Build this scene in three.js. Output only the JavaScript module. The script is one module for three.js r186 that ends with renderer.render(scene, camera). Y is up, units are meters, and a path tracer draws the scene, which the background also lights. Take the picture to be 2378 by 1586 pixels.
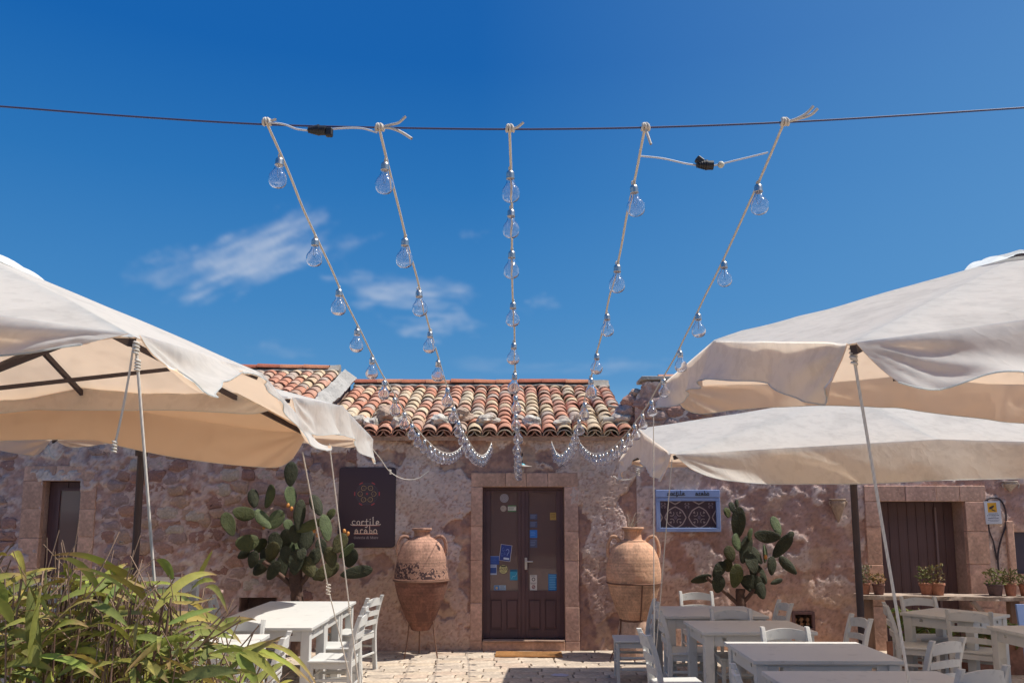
import * as THREE from 'three';
import { RoundedBoxGeometry } from 'three/addons/geometries/RoundedBoxGeometry.js';
import { mergeGeometries, mergeVertices, toCreasedNormals } from 'three/addons/utils/BufferGeometryUtils.js';

// ---------------------------------------------------------------- camera, sky, sun, exposure
const F = 1900, CX = 1189, CY = 933, TILT = Math.atan(257 / 1900), EYE = 1.83;
const scene = new THREE.Scene();
const camera = new THREE.PerspectiveCamera(2 * Math.atan(CY / F) * 180 / Math.PI, 2378 / (2 * CY), 0.1, 3000);
camera.position.set(0, EYE, 0);
camera.lookAt(0, EYE + Math.tan(TILT) * 10, -10);
camera.setViewOffset(2378, 2 * CY, 0, 0, 2378, 1586);
camera.updateProjectionMatrix();
const renderer = new THREE.WebGLRenderer({ antialias: true });
renderer.setSize(1024, 682);
renderer.toneMapping = THREE.LinearToneMapping;
renderer.toneMappingExposure = 1.1;
renderer.shadowMap.enabled = true;
renderer.shadowMap.type = THREE.PCFSoftShadowMap;

const SUN = new THREE.Vector3(0.55, 1, 0.03).normalize();
const sun = new THREE.DirectionalLight(new THREE.Color().setRGB(1, 0.95, 0.86), 5.0);
sun.position.copy(SUN).multiplyScalar(40).add(new THREE.Vector3(0, 0, -7));
sun.target.position.set(0, 0, -7);
sun.castShadow = true;
sun.shadow.mapSize.set(4096, 4096);
Object.assign(sun.shadow.camera, { left: -14, right: 14, top: 14, bottom: -14, near: 5, far: 80 });
sun.shadow.bias = -0.0004;
scene.add(sun, sun.target);

// ---------------------------------------------------------------- small tools
let seed = 7;
const rnd = () => { seed = (seed + 0x6d2b79f5) | 0; let t = Math.imul(seed ^ (seed >>> 15), 1 | seed); t = (t + Math.imul(t ^ (t >>> 7), 61 | t)) ^ t; return ((t ^ (t >>> 14)) >>> 0) / 4294967296; };
const rr = (a, b) => a + (b - a) * rnd();
const pick = (a) => a[Math.floor(rnd() * a.length) % a.length];
const V = (x, y, z) => new THREE.Vector3(x, y, z);
const lerp = (a, b, t) => a + (b - a) * t;
const clamp = (v, a = 0, b = 1) => Math.min(b, Math.max(a, v));
const smooth = (a, b, v) => { const t = clamp((v - a) / (b - a)); return t * t * (3 - 2 * t); };
const hash = (i, j, k = 0) => { let h = Math.imul(i, 374761393) ^ Math.imul(j, 668265263) ^ Math.imul(k + 11, 2147483629 | 1); h = Math.imul(h ^ (h >>> 13), 1274126177); return ((h ^ (h >>> 16)) >>> 0) / 4294967296; };
function noise(x, y, k = 0) {                                    // value noise, 0..1
  const i = Math.floor(x), j = Math.floor(y), u = x - i, v = y - j, a = u * u * (3 - 2 * u), b = v * v * (3 - 2 * v);
  return lerp(lerp(hash(i, j, k), hash(i + 1, j, k), a), lerp(hash(i, j + 1, k), hash(i + 1, j + 1, k), a), b);
}
function fbm(x, y, n = 4, k = 0) { let s = 0, a = 0.5, t = 0; for (let i = 0; i < n; i++) { s += a * noise(x, y, k + i * 17); t += a; a *= 0.5; x *= 2.03; y *= 2.03; } return s / t; }
// the survey: a point of the photograph and its depth give the place where a thing stands
const SI = Math.sin(TILT), CO = Math.cos(TILT);
function ray(px, py) { const dx = (px - CX) / F, dy = (CY - py) / F; return V(dx, dy * CO + SI, -CO + dy * SI); }
function at(px, py, z) { const d = ray(px, py); return d.multiplyScalar(z / d.z).add(V(0, EYE, 0)); }
function atY(px, py, y) { const d = ray(px, py); return d.multiplyScalar((y - EYE) / d.y).add(V(0, EYE, 0)); }

// ---------------------------------------------------------------- sky
{
  const W = 2048, H = 1024, data = new Float32Array(W * H * 4);
  const lin = (r, g, b) => new THREE.Color().setRGB(r / 255, g / 255, b / 255, THREE.SRGBColorSpace);
  const stops = [[-90, lin(120, 120, 120)], [-1, lin(200, 205, 210)], [0, lin(214, 220, 224)], [3, lin(186, 208, 222)], [6, lin(132, 180, 214)], [9, lin(88, 147, 199)], [14, lin(68, 134, 194)], [22, lin(44, 116, 184)], [30, lin(23, 98, 174)], [38, lin(22, 94, 170)], [60, lin(28, 102, 176)], [90, lin(32, 106, 180)]];
  const clouds = [[610, 585, 225, 75, -0.30, 0.62, 1], [700, 520, 90, 45, -0.3, 0.3, 2], [420, 620, 120, 50, -0.2, 0.22, 9], [960, 690, 190, 62, 0.12, 0.5, 3], [1010, 750, 110, 38, 0.0, 0.38, 4], [840, 655, 90, 30, 0.1, 0.25, 5], [1420, 855, 150, 30, -0.08, 0.2, 6], [1260, 702, 40, 18, 0, 0.18, 7], [1090, 545, 40, 16, 0, 0.13, 8], [660, 815, 90, 20, 0.1, 0.12, 10], [1180, 850, 160, 24, 0, 0.12, 11]];
  for (let j = 0; j < H; j++) for (let i = 0; i < W; i++) {
    const el = ((j + 0.5) / H - 0.5) * 180, phi = ((i + 0.5) / W - 0.5) * 2 * Math.PI;
    const ce = Math.cos(el * Math.PI / 180), d = V(Math.cos(phi) * ce, Math.sin(el * Math.PI / 180), Math.sin(phi) * ce);
    let k = 0; while (k < stops.length - 2 && stops[k + 1][0] < el) k++;
    const t = clamp((el - stops[k][0]) / (stops[k + 1][0] - stops[k][0]));
    const c = stops[k][1].clone().lerp(stops[k + 1][1], t);
    const away = Math.acos(clamp(d.dot(SUN), -1, 1)) * 180 / Math.PI;
    const side = el > -2 ? d.x * 0.5 + 0.5 : 0;                      // the air is paler towards the sun's side
    c.lerp(new THREE.Color(0.15, 0.36, 0.66), 1.5 * clamp(side - 0.48, 0, 0.4) * smooth(-2, 8, el));
    if (el > 0) { const glow = 0.45 * Math.exp(-away / 13) + 2.2 * Math.exp(-away / 6); c.r += glow; c.g += glow * 0.96; c.b += glow * 0.9; }   // bright air round the sun
    if (d.z < -0.2 && el > 0) {
      const f = d.z * -CO + d.y * SI, px = CX + F * d.x / f, py = CY - F * (d.y * CO + d.z * SI) / f;
      let m = 0;
      for (const [cx, cy, rx, ry, rot, dens, kk] of clouds) {
        const ux = px - cx, uy = py - cy, x = (ux * Math.cos(rot) + uy * Math.sin(rot)) / rx, y = (-ux * Math.sin(rot) + uy * Math.cos(rot)) / ry;
        const r = Math.sqrt(x * x + y * y); if (r > 1.5) continue;
        const w = fbm(x * 2.1 + kk * 7, y * 1.6 + kk, 6, kk), streak = fbm(x * 2.4 + y * 1.1 + kk * 3, y * 6.5 + w * 2, 6, kk + 40);
        m = Math.max(m, dens * smooth(1.0, 0.25, r + (w - 0.5) * 1.9) * clamp(0.1 + 1.5 * (streak - 0.18)));
      }
      c.lerp(lin(205, 212, 226), clamp(m, 0, 0.75));
    } else if (el > 6) {
      const m = smooth(0.62, 0.85, fbm(phi * 3.1, el * 0.13, 5, 77)) * 0.25;
      c.lerp(lin(205, 212, 226), m * smooth(6, 14, el) * smooth(50, 30, el));
    }
    const o = (j * W + i) * 4; data[o] = c.r * 0.9; data[o + 1] = c.g * 0.91; data[o + 2] = c.b * 0.91; data[o + 3] = 1;
  }
  const sky = new THREE.DataTexture(data, W, H, THREE.RGBAFormat, THREE.FloatType);
  sky.mapping = THREE.EquirectangularReflectionMapping; sky.magFilter = THREE.LinearFilter; sky.minFilter = THREE.LinearFilter; sky.needsUpdate = true;
  scene.background = sky; scene.environment = sky;
}

// ---------------------------------------------------------------- scene graph helpers
const taken = {};
const numbered = (n) => { const k = taken[n] = (taken[n] ?? -1) + 1; return k ? `${n}_${String(k).padStart(3, '0')}` : n; };
function tag(o, label, category, group, kind) { o.userData.label = label; if (category) o.userData.category = category; if (group) o.userData.group = group; if (kind) o.userData.kind = kind; return o; }
function mesh(name, geo, mat, parent) {
  const m = new THREE.Mesh(geo, mat); m.castShadow = m.receiveShadow = true;
  if (parent) { m.name = name; parent.add(m); } else { m.name = numbered(name); scene.add(m); }
  return m;
}
function thing(name, label, category, pos = [0, 0, 0], turn = 0, group) {
  const o = new THREE.Group(); o.name = numbered(name); o.position.set(...pos); o.rotation.y = turn; scene.add(o);
  return tag(o, label, category, group);
}
function dup(root, pos, turn, label, group) {
  const r = root.clone(); r.name = numbered(root.name.replace(/_\d{3}$/, '')); r.position.set(...pos); r.rotation.y = turn; r.userData = { ...root.userData }; if (label) r.userData.label = label; if (group) r.userData.group = group; scene.add(r);
  return r;
}
const box = (w, h, d, x = 0, y = 0, z = 0) => new THREE.BoxGeometry(w, h, d).translate(x, y, z);
const rbox = (w, h, d, r = 0.006, x = 0, y = 0, z = 0) => { const g = new RoundedBoxGeometry(w, h, d, 1, Math.min(r, w * 0.45, h * 0.45, d * 0.45)); g.translate(x, y, z); return g; };
function bar(p, q, w, h) {                                         // a square bar between two points
  const d = q.clone().sub(p), g = new THREE.BoxGeometry(w, h, d.length());
  const m = new THREE.Matrix4().lookAt(p, q, Math.abs(d.y) > 0.99 * d.length() ? V(1, 0, 0) : V(0, 1, 0)); m.setPosition(p.clone().add(q).multiplyScalar(0.5));
  return g.applyMatrix4(m);
}
const tube = (pts, r, n = 24, rad = 6, closed = false) => new THREE.TubeGeometry(new THREE.CatmullRomCurve3(pts, closed), n, r, rad, closed);
const merge = (gs) => mergeGeometries(gs.map((g) => { const n = g.index ? g.toNonIndexed() : g; for (const k of Object.keys(n.attributes)) if (!['position', 'normal', 'uv', 'color'].includes(k)) n.deleteAttribute(k); return n; }), false);
function metricUV(g, s = 1) {                                      // box-projected uv in metres of the geometry itself
  g = g.index ? g.toNonIndexed() : g; const p = g.attributes.position, uv = new Float32Array(p.count * 2), a = V(), b = V(), c = V();
  for (let i = 0; i < p.count; i += 3) {
    a.fromBufferAttribute(p, i); b.fromBufferAttribute(p, i + 1); c.fromBufferAttribute(p, i + 2);
    const n = b.clone().sub(a).cross(c.clone().sub(a)), x = Math.abs(n.x), y = Math.abs(n.y), z = Math.abs(n.z);
    [a, b, c].forEach((v, k) => { const o = (i + k) * 2; if (x > y && x > z) { uv[o] = v.z * s; uv[o + 1] = v.y * s; } else if (y > z) { uv[o] = v.x * s; uv[o + 1] = v.z * s; } else { uv[o] = v.x * s; uv[o + 1] = v.y * s; } });
  }
  g.setAttribute('uv', new THREE.BufferAttribute(uv, 2)); return g;
}
function geom(pos, idx, uv, col) {
  const g = new THREE.BufferGeometry(); g.setAttribute('position', new THREE.Float32BufferAttribute(pos, 3));
  if (uv) g.setAttribute('uv', new THREE.Float32BufferAttribute(uv, 2)); if (col) g.setAttribute('color', new THREE.Float32BufferAttribute(col, 3));
  g.setIndex(idx); g.computeVertexNormals(); return g;
}

// ---------------------------------------------------------------- textures and materials
function noiseTex(n, f, rep = 1, color = false) {                  // tileable grey texture
  const d = new Uint8Array(n * n * 4);
  for (let j = 0; j < n; j++) for (let i = 0; i < n; i++) { const v = clamp(f(i / n, j / n)) * 255, o = (j * n + i) * 4; d[o] = d[o + 1] = d[o + 2] = v; d[o + 3] = 255; }
  const t = new THREE.DataTexture(d, n, n); t.wrapS = t.wrapT = THREE.RepeatWrapping; t.magFilter = THREE.LinearFilter; t.minFilter = THREE.LinearMipmapLinearFilter; t.generateMipmaps = true; t.repeat.set(rep, rep); if (color) t.colorSpace = THREE.SRGBColorSpace; t.needsUpdate = true; return t;
}
const tn = (u, v, f, k) => { const x = u * f, y = v * f, i = Math.floor(x), j = Math.floor(y), a = x - i, b = y - j, s = a * a * (3 - 2 * a), t = b * b * (3 - 2 * b), h = (p, q) => hash(((p % f) + f) % f, ((q % f) + f) % f, k); return lerp(lerp(h(i, j), h(i + 1, j), s), lerp(h(i, j + 1), h(i + 1, j + 1), s), t); };
const tf = (u, v, f, n, k) => { let s = 0, a = 0.5, t = 0; for (let i = 0; i < n; i++) { s += a * tn(u, v, f << i, k + i); t += a; a *= 0.55; } return s / t; };
const grainTex = noiseTex(512, (u, v) => tf(u, v, 8, 6, 1), 1);
const pitTex = noiseTex(512, (u, v) => { const a = tf(u, v, 24, 4, 5), b = tf(u, v, 6, 5, 9); return 0.55 + (b - 0.5) * 0.8 - (a < 0.36 ? (0.36 - a) * 3 : 0); }, 1);
const mottle = noiseTex(512, (u, v) => 0.8 + 0.62 * (tf(u, v, 4, 7, 21) - 0.5) + 0.5 * (tf(u, v, 32, 4, 31) - 0.5), 1);
const blotch = noiseTex(512, (u, v) => { const a = tf(u, v, 5, 6, 41), b = tf(u, v, 40, 3, 47); return 0.9 - 0.5 * smooth(0.55, 0.68, a) + 0.3 * (b - 0.5); }, 1);
const scuff = noiseTex(512, (u, v) => 0.96 + 0.08 * (tf(u, v, 4, 6, 51) - 0.5) - 0.12 * smooth(0.66, 0.76, tf(u, v, 12, 5, 57)), 1);
const woodTex = noiseTex(512, (u, v) => 0.85 + 0.35 * (tn(u, v, 4, 61) - 0.5) + 0.5 * (tf(u * 1, (v * 1) % 1, 4, 3, 63) - 0.5) + 0.3 * (hash(Math.floor(u * 256), 3, 66) - 0.5), 1);
const creaseTex = noiseTex(512, (u, v) => { const a = 1 - Math.abs(2 * tf(u, v, 3, 4, 73) - 1), b = 1 - Math.abs(2 * tf(u, v, 5, 4, 79) - 1); return 0.25 + 0.45 * Math.pow(a, 5) + 0.35 * Math.pow(b, 6) + 0.12 * (tf(u, v, 40, 3, 83) - 0.5); });
const stainTex = noiseTex(512, (u, v) => 0.985 - 0.09 * smooth(0.54, 0.72, tf(u, v, 3, 6, 87)) - 0.06 * smooth(0.5, 0.7, tf(u, v, 16, 4, 89)));
const weave = noiseTex(512, (u, v) => 0.5 + 0.2 * Math.sin(u * 512 * 1.57) * Math.sin(v * 512 * 1.57) + 0.5 * (tf(u, v, 3, 5, 71) - 0.5), 1);
const ropeTex = noiseTex(64, (u, v) => 0.92 + 0.07 * Math.sin((u * 6 + v * 2) * 2 * Math.PI), 1);
const C = (r, g, b) => new THREE.Color().setRGB(r, g, b);
const M = (r, g, b, rough = 0.85, o = {}) => new THREE.MeshStandardMaterial({ color: C(r, g, b), roughness: rough, ...o });
const P = (r, g, b, rough = 0.85, o = {}) => new THREE.MeshPhysicalMaterial({ color: C(r, g, b), roughness: rough, thickness: 0, ...o });
const mat = {
  white: M(0.61, 0.605, 0.575, 0.55, { map: scuff, bumpMap: grainTex, bumpScale: 0.0012 }),
  whiteEdge: M(0.7, 0.7, 0.69, 0.6),
  iron: M(0.06, 0.045, 0.042, 0.6, { metalness: 0.3 }),
  rust: M(0.17, 0.085, 0.055, 0.85),
  dark: M(0.035, 0.025, 0.03, 0.8),
  poleDark: M(0.045, 0.03, 0.034, 0.6),
  doorWood: M(0.115, 0.058, 0.06, 0.55, { map: woodTex, bumpMap: grainTex, bumpScale: 0.001 }),
  shutter: M(0.13, 0.075, 0.075, 0.7, { map: woodTex, bumpMap: grainTex, bumpScale: 0.001 }),
  rope: M(0.7, 0.63, 0.54, 0.9, { map: ropeTex }),
  cable: M(0.05, 0.05, 0.12, 0.6),
  steel: M(0.62, 0.58, 0.54, 0.34, { metalness: 1 }),
  black: M(0.02, 0.018, 0.02, 0.5),
  bulbGlass: new THREE.MeshPhysicalMaterial({ color: C(0.97, 0.96, 0.97), roughness: 0.04, transmission: 0.985, thickness: 0.002, ior: 1.48 }),
  pane: P(0.5, 0.34, 0.31, 0.03, { transmission: 0.72, ior: 1.5, specularIntensity: 1, side: THREE.DoubleSide }),  // brown body tint stands in for warm reflections in the glass
  concrete: M(0.46, 0.43, 0.39, 0.95, { map: mottle, bumpMap: pitTex, bumpScale: 0.006 }),
  canvas: P(0.86, 0.88, 0.865, 1, { transmission: 0.62, specularIntensity: 0.05, side: THREE.DoubleSide, map: stainTex, bumpMap: creaseTex, bumpScale: 0.004 }),
  glow_tint: P(0.95, 0.73, 0.55, 1, { transmission: 0.74, specularIntensity: 0.05, side: THREE.DoubleSide }),  // added tan sheet under the canvas, its colour imitates sunlight glowing through cloth
};

// ---------------------------------------------------------------- the ground: limestone setts on a bed
const WZ = -11.24;
{
  const bed = mesh('ground', metricUV(new THREE.PlaneGeometry(400, 400).rotateX(-Math.PI / 2).translate(0, -0.008, -60)), M(0.2, 0.16, 0.125, 0.95, { map: mottle, bumpMap: pitTex, bumpScale: 0.01 }));
  tag(bed, 'pale limestone paving of the courtyard', 'paving', null, 'structure');
  const tones = [[0.69, 0.57, 0.45], [0.63, 0.52, 0.41], [0.73, 0.6, 0.47], [0.67, 0.52, 0.4], [0.57, 0.47, 0.38], [0.71, 0.57, 0.43]];
  const mats = tones.map((t) => M(...t, 0.9, { map: mottle, bumpMap: pitTex, bumpScale: 0.004 }));
  const geos = [];
  for (let v = 0; v < 5; v++) {
    const w = 0.3 + v * 0.035, d = 0.175, n = 7, pos = [], idx = [];
    const ring = (s, y, k) => { for (let i = 0; i < 12; i++) { const e = [[-1, -1], [-0.4, -1], [0.4, -1], [1, -1], [1, -0.35], [1, 0.35], [1, 1], [0.4, 1], [-0.4, 1], [-1, 1], [-1, 0.35], [-1, -0.35]][i]; const j = 0.009 * (hash(i, v, 5) - 0.5) * 2, q = 0.009 * (hash(i, v, 9) - 0.5) * 2; pos.push(e[0] * (w / 2 - s) + j, y + (k ? 0.004 * (hash(i, v, k) - 0.5) : 0), e[1] * (d / 2 - s) + q); } };
    ring(0.004, -0.02, 0); ring(0.004, 0.006, 3); ring(0.014, 0.013, 7); pos.push(0, 0.013, 0);
    for (let r = 0; r < 2; r++) for (let i = 0; i < 12; i++) { const a = r * 12 + i, b = r * 12 + (i + 1) % 12, c = a + 12, e = b + 12; idx.push(a, c, b, b, c, e); }
    for (let i = 0; i < 12; i++) idx.push(24 + i, 36, 24 + (i + 1) % 12);
    geos.push(metricUV(toCreasedNormals(geom(pos, idx).toNonIndexed(), 0.7)));
  }
  const W = [0.3, 0.335, 0.37, 0.405, 0.44], far = [];
  for (let row = 0; row < 86; row++) {
    const z = -11.12 + row * 0.181; let x = -9 + rr(-0.3, 0);
    while (x < 9) {
      const v = Math.floor(rnd() * 5), w = W[v], cx = x + w / 2, near = z < -9.0 && cx > -2.6 && cx < 2.0;
      const t = Math.floor(rnd() * mats.length), yaw = rr(-0.02, 0.02), y = rr(-0.003, 0.003);
      if (near) { const m = mesh('sett', geos[v], mats[t], bed); m.position.set(cx, y, z + rr(-0.006, 0.006)); m.rotation.set(rr(-0.012, 0.012), yaw, rr(-0.012, 0.012)); }
      else far.push([v, t, cx, y, z, yaw]);
      x += w + 0.006;
    }
  }
  const g = geos[2], inst = new THREE.InstancedMesh(g, M(1, 1, 1, 0.9, { map: mottle, bumpMap: pitTex, bumpScale: 0.004 }), far.length), o = new THREE.Object3D();
  far.forEach(([v, t, x, y, z, yaw], i) => { o.position.set(x, y, z); o.rotation.set(0, yaw, 0); o.scale.set(W[v] / W[2], 1, 1); o.updateMatrix(); inst.setMatrixAt(i, o.matrix); inst.setColorAt(i, C(...tones[t])); });
  inst.name = 'paving_setts'; inst.userData.kind = 'stuff'; inst.castShadow = inst.receiveShadow = true; bed.add(inst);
}

// ---------------------------------------------------------------- the three house fronts
const wp = (px, py) => at(px, py, WZ);
const rect = (x0, y0, x1, y1) => { const a = wp(x0, y0), b = wp(x1, y1); return { x0: a.x, x1: b.x, y0: Math.max(b.y, 0), y1: a.y }; };
const DOOR = { ...rect(1121, 1131, 1313, 1489) }; DOOR.y0 = 0;
const LDOOR = { x0: wp(101, 1150).x, x1: wp(189, 1150).x, y0: 0, y1: wp(140, 1117).y };
const RDOOR = { x0: wp(2042, 1200).x, x1: wp(2240, 1200).x, y0: 0, y1: wp(2100, 1165).y };
const FARWIN = { x0: wp(2354, 1290).x, x1: wp(2354, 1290).x + 0.9, y0: wp(2360, 1333).y, y1: wp(2360, 1236).y };
const GRATE = rect(1838, 1420, 1892, 1464);
const NICHE = rect(556, 1386, 640, 1420);
const X1 = -2.76, X2 = 1.7, XL = -9.2, XR = 9.4;
const blobs = [];                                                  // where plaster holds (+) or has fallen (-), surveyed on the wall
for (const [px, py, rx, ry, s] of [
  [905, 1165, 190, 120, 1.1], [690, 1160, 110, 110, 0.7], [1000, 1300, 90, 150, 0.5], [1010, 1170, 60, 110, 0.6], [890, 1330, 90, 60, 0.25],
  [1395, 1250, 50, 170, 1.2], [1385, 1140, 70, 60, 0.9], [1460, 1090, 50, 55, 0.9], [1440, 1380, 36, 60, 0.6], [1380, 1405, 28, 60, 0.8], [1585, 1350, 70, 80, 0.35],
  [1065, 1235, 34, 34, -1.6], [1088, 1290, 18, 100, -1.4], [1048, 1228, 22, 14, -1.3], [1350, 1290, 20, 150, -1.4], [1360, 1460, 46, 50, -1.2], [905, 1062, 42, 22, -1.6], [1080, 1078, 60, 14, -1.0], [1270, 1062, 30, 14, -1.5], [1180, 1075, 90, 10, -1], [1480, 1180, 26, 110, -1.4], [1440, 1440, 30, 60, -1.0],
  [950, 1240, 14, 8, -1.6], [1092, 1052, 30, 14, -1.2], [800, 1105, 40, 30, -0.9], [770, 1075, 60, 25, -1.1], [1420, 1180, 14, 12, -1], [640, 1120, 30, 40, -0.7], [980, 1420, 60, 40, -0.5],
]) { const c = wp(px, py), e = wp(px + rx, py + ry); blobs.push([c.x, c.y, e.x - c.x, c.y - e.y, s]); }
const COL = {
  plaster: [0.6, 0.455, 0.395], plaster2: [0.66, 0.52, 0.45], tan: [0.6, 0.4, 0.28], brown: [0.42, 0.245, 0.185], dark: [0.28, 0.165, 0.14], mortar: [0.58, 0.435, 0.385], mortar2: [0.46, 0.29, 0.245], earth: [0.53, 0.33, 0.25], pale: [0.7, 0.58, 0.5],
};
const mixc = (a, b, t) => [lerp(a[0], b[0], t), lerp(a[1], b[1], t), lerp(a[2], b[2], t)];
function centreWall(x, y) {
  const wx = x + (fbm(x * 3, y * 3, 4, 3) - 0.5) * 0.34, wy = y + (fbm(x * 3 + 9, y * 3, 4, 5) - 0.5) * 0.34;
  let m = (fbm(x * 1.7, y * 1.7, 5, 8) - 0.5) * 2.2 + 0.12;
  for (const [cx, cy, rx, ry, s] of blobs) { const a = (wx - cx) / rx, b = (wy - cy) / ry, d = a * a + b * b; if (d < 2.2) m += s * smooth(1.7, 0.5, d); }
  m += (fbm(x * 14, y * 14, 3, 13) - 0.5) * 0.5;
  const hold = smooth(0.02, 0.1, m), thick = smooth(0.75, 0.85, m), rough = fbm(x * 9, y * 9, 5, 20), fine = fbm(x * 42, y * 42, 3, 24);
  const damp = smooth(0.02, 0.1, 1.32 + (fbm(x * 1.3, y * 1.1, 5, 30) - 0.5) * 1.5 - y);
  let base = mixc(COL.brown, COL.dark, smooth(0.42, 0.62, rough)); base = mixc(base, COL.tan, smooth(0.56, 0.66, fbm(x * 4, y * 4, 4, 35)) * 0.7);
  let pl = mixc(COL.plaster, COL.plaster2, smooth(0.4, 0.7, fbm(x * 2.4, y * 2.4, 5, 38)));
  pl = mixc(pl, COL.earth, damp * 0.75); pl = mixc(pl, COL.tan, smooth(0.55, 0.66, fbm(x * 1.9 + 4, y * 2.6, 4, 44)) * 0.6);
  const pit = smooth(0.36, 0.28, fine) + smooth(0.34, 0.24, fbm(x * 21, y * 21, 3, 48));
  pl = mixc(pl, COL.brown, clamp(pit) * 0.75);
  const v = 0.78 + 0.44 * fbm(x * 30, y * 30, 3, 51);
  const c = mixc(base, pl, hold).map((q) => q * v);
  const h = hold * 0.024 + thick * 0.008 - clamp(pit) * 0.006 * hold + (rough - 0.5) * lerp(0.05, 0.014, hold) + (fine - 0.5) * 0.008;
  return [h, c];
}
function stoneBed(x, y) {                                         // mortar between the rubble, smeared over the stones here and there
  const a = fbm(x * 2.1, y * 2.4, 5, 60), b = fbm(x * 11, y * 13, 4, 64), f = fbm(x * 40, y * 40, 3, 67);
  const smear = smooth(0.545, 0.66, a + (b - 0.5) * 0.22);
  let c = mixc(COL.mortar2, COL.mortar, smooth(0.36, 0.6, b)); c = mixc(c, COL.pale, smooth(0.57, 0.66, fbm(x * 1.6 + 3, y * 1.9, 4, 71)) * smear);
  c = mixc(c, COL.dark, smooth(0.4, 0.28, f) * 0.5);
  const v = 0.75 + 0.5 * fbm(x * 33, y * 33, 3, 73);
  return [0.012 + smear * 0.034 + (b - 0.5) * 0.034 + (f - 0.5) * 0.016, c.map((q) => q * v)];
}
function rightWall(x, y) {
  const a = fbm(x * 2.6, y * 2.6, 6, 80), b = fbm(x * 8, y * 8, 5, 84), f = fbm(x * 40, y * 40, 3, 88), damp = smooth(0, 0.12, 1.05 + (fbm(x, y, 4, 90) - 0.5) * 1.1 - y);
  const hold = smooth(0.45, 0.51, a + (b - 0.5) * 0.35);
  let c = mixc(mixc(COL.brown, COL.mortar2, smooth(0.35, 0.6, b)), mixc(COL.plaster, COL.pale, smooth(0.56, 0.7, fbm(x * 1.4, y * 1.4, 4, 93)) * 0.15), hold);
  c = mixc(c, COL.earth, damp * 0.6); c = mixc(c, COL.dark, smooth(0.38, 0.28, f) * 0.6); c = mixc(c, COL.tan, smooth(0.6, 0.68, fbm(x * 2.2 + 8, y * 3.1, 4, 97)) * 0.5);
  const v = 0.76 + 0.48 * fbm(x * 30, y * 30, 3, 99);
  return [hold * 0.012 + (b - 0.5) * 0.022 + (f - 0.5) * 0.012, c.map((q) => q * v)];
}
const wallMat = new THREE.MeshStandardMaterial({ color: 0xffffff, vertexColors: true, roughness: 0.95, bumpMap: pitTex, bumpScale: 0.014 });
function skin(x0, x1, top, f, holes, step) {
  const nx = Math.ceil((x1 - x0) / step), yMax = Math.max(...[...Array(60)].map((_, i) => top(lerp(x0, x1, i / 59)))), ny = Math.ceil(yMax / step), pos = [], col = [], uv = [], idx = [], id = new Map();
  const vert = (i, j) => { const k = i * 4096 + j; if (!id.has(k)) { const x = lerp(x0, x1, i / nx), y = Math.min(j * step, top(x)), [h, c] = f(x, y); id.set(k, pos.length / 3); pos.push(x, y, WZ + 0.012 + h); col.push(...c); uv.push(x / 0.6, y / 0.6); } return id.get(k); };
  for (let i = 0; i < nx; i++) for (let j = 0; j < ny; j++) {
    const x = lerp(x0, x1, (i + 0.5) / nx), y = (j + 0.5) * step;
    if (y > top(x) || holes.some((h) => x > h.x0 && x < h.x1 && y > h.y0 && y < h.y1)) continue;
    const a = vert(i, j), b = vert(i + 1, j), c = vert(i + 1, j + 1), d = vert(i, j + 1); idx.push(a, b, c, a, c, d);
  }
  return geom(pos, idx, uv, col);
}
function core(x0, x1, top, holes, depth = 0.4) {
  const s = new THREE.Shape(); s.moveTo(x0, -0.1); s.lineTo(x1, -0.1); for (let i = 30; i >= 0; i--) { const x = lerp(x0, x1, i / 30); s.lineTo(x, top(x)); }
  for (const h of holes) { const p = new THREE.Path(); p.moveTo(h.x0, h.y0 + 0.002); p.lineTo(h.x0, h.y1); p.lineTo(h.x1, h.y1); p.lineTo(h.x1, h.y0 + 0.002); p.closePath(); s.holes.push(p); }
  return metricUV(new THREE.ExtrudeGeometry(s, { depth, bevelEnabled: false, steps: 1 }).translate(0, 0, WZ - depth - 0.03));
}
const coreMat = M(0.5, 0.33, 0.26, 0.95, { map: mottle, bumpMap: pitTex, bumpScale: 0.01 });
const EAVE = 2.93, ruin = (x) => { const p = [[1.69, 3.3], [1.72, 3.42], [1.77, 3.5], [1.81, 3.62], [9.4, 3.64]]; for (let i = 0; i < p.length - 1; i++) if (x < p[i + 1][0]) return lerp(p[i][1], p[i + 1][1], clamp((x - p[i][0]) / (p[i + 1][0] - p[i][0]))) + (fbm(x * 9, 2, 3, 101) - 0.5) * 0.05; return 3.64; };
const grown = (h, d) => ({ x0: h.x0 - d, x1: h.x1 + d, y0: h.y0 - d, y1: h.y1 + d });

const houseL = thing('stone_house', 'rubble stone house with a narrow dark door, its roof higher than its neighbour', 'house');
const houseC = thing('plaster_house', 'low house of peeling plaster with the glazed double door and rocks on its roof', 'house');
const houseR = thing('ruined_house', 'mottled plaster house with a wide closed dark shutter and a broken wall top', 'house');
mesh('wall', skin(XL, X1, () => EAVE + 0.25, stoneBed, [LDOOR, NICHE], 0.02), wallMat, houseL);
mesh('wall_core', core(XL, X1, () => EAVE + 0.2, [LDOOR, NICHE]), coreMat, houseL);
mesh('wall', skin(X1, X2, () => EAVE, centreWall, [DOOR], 0.0135), wallMat, houseC);
mesh('wall_core', core(X1 + 0.004, X2, () => EAVE - 0.05, [DOOR]), coreMat, houseC);
mesh('wall', skin(X2, XR, ruin, rightWall, [RDOOR, GRATE, FARWIN], 0.018), wallMat, houseR);
mesh('wall_core', core(X2 + 0.004, XR, (x) => ruin(x) - 0.02, [RDOOR, GRATE, FARWIN]), coreMat, houseR);
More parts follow.
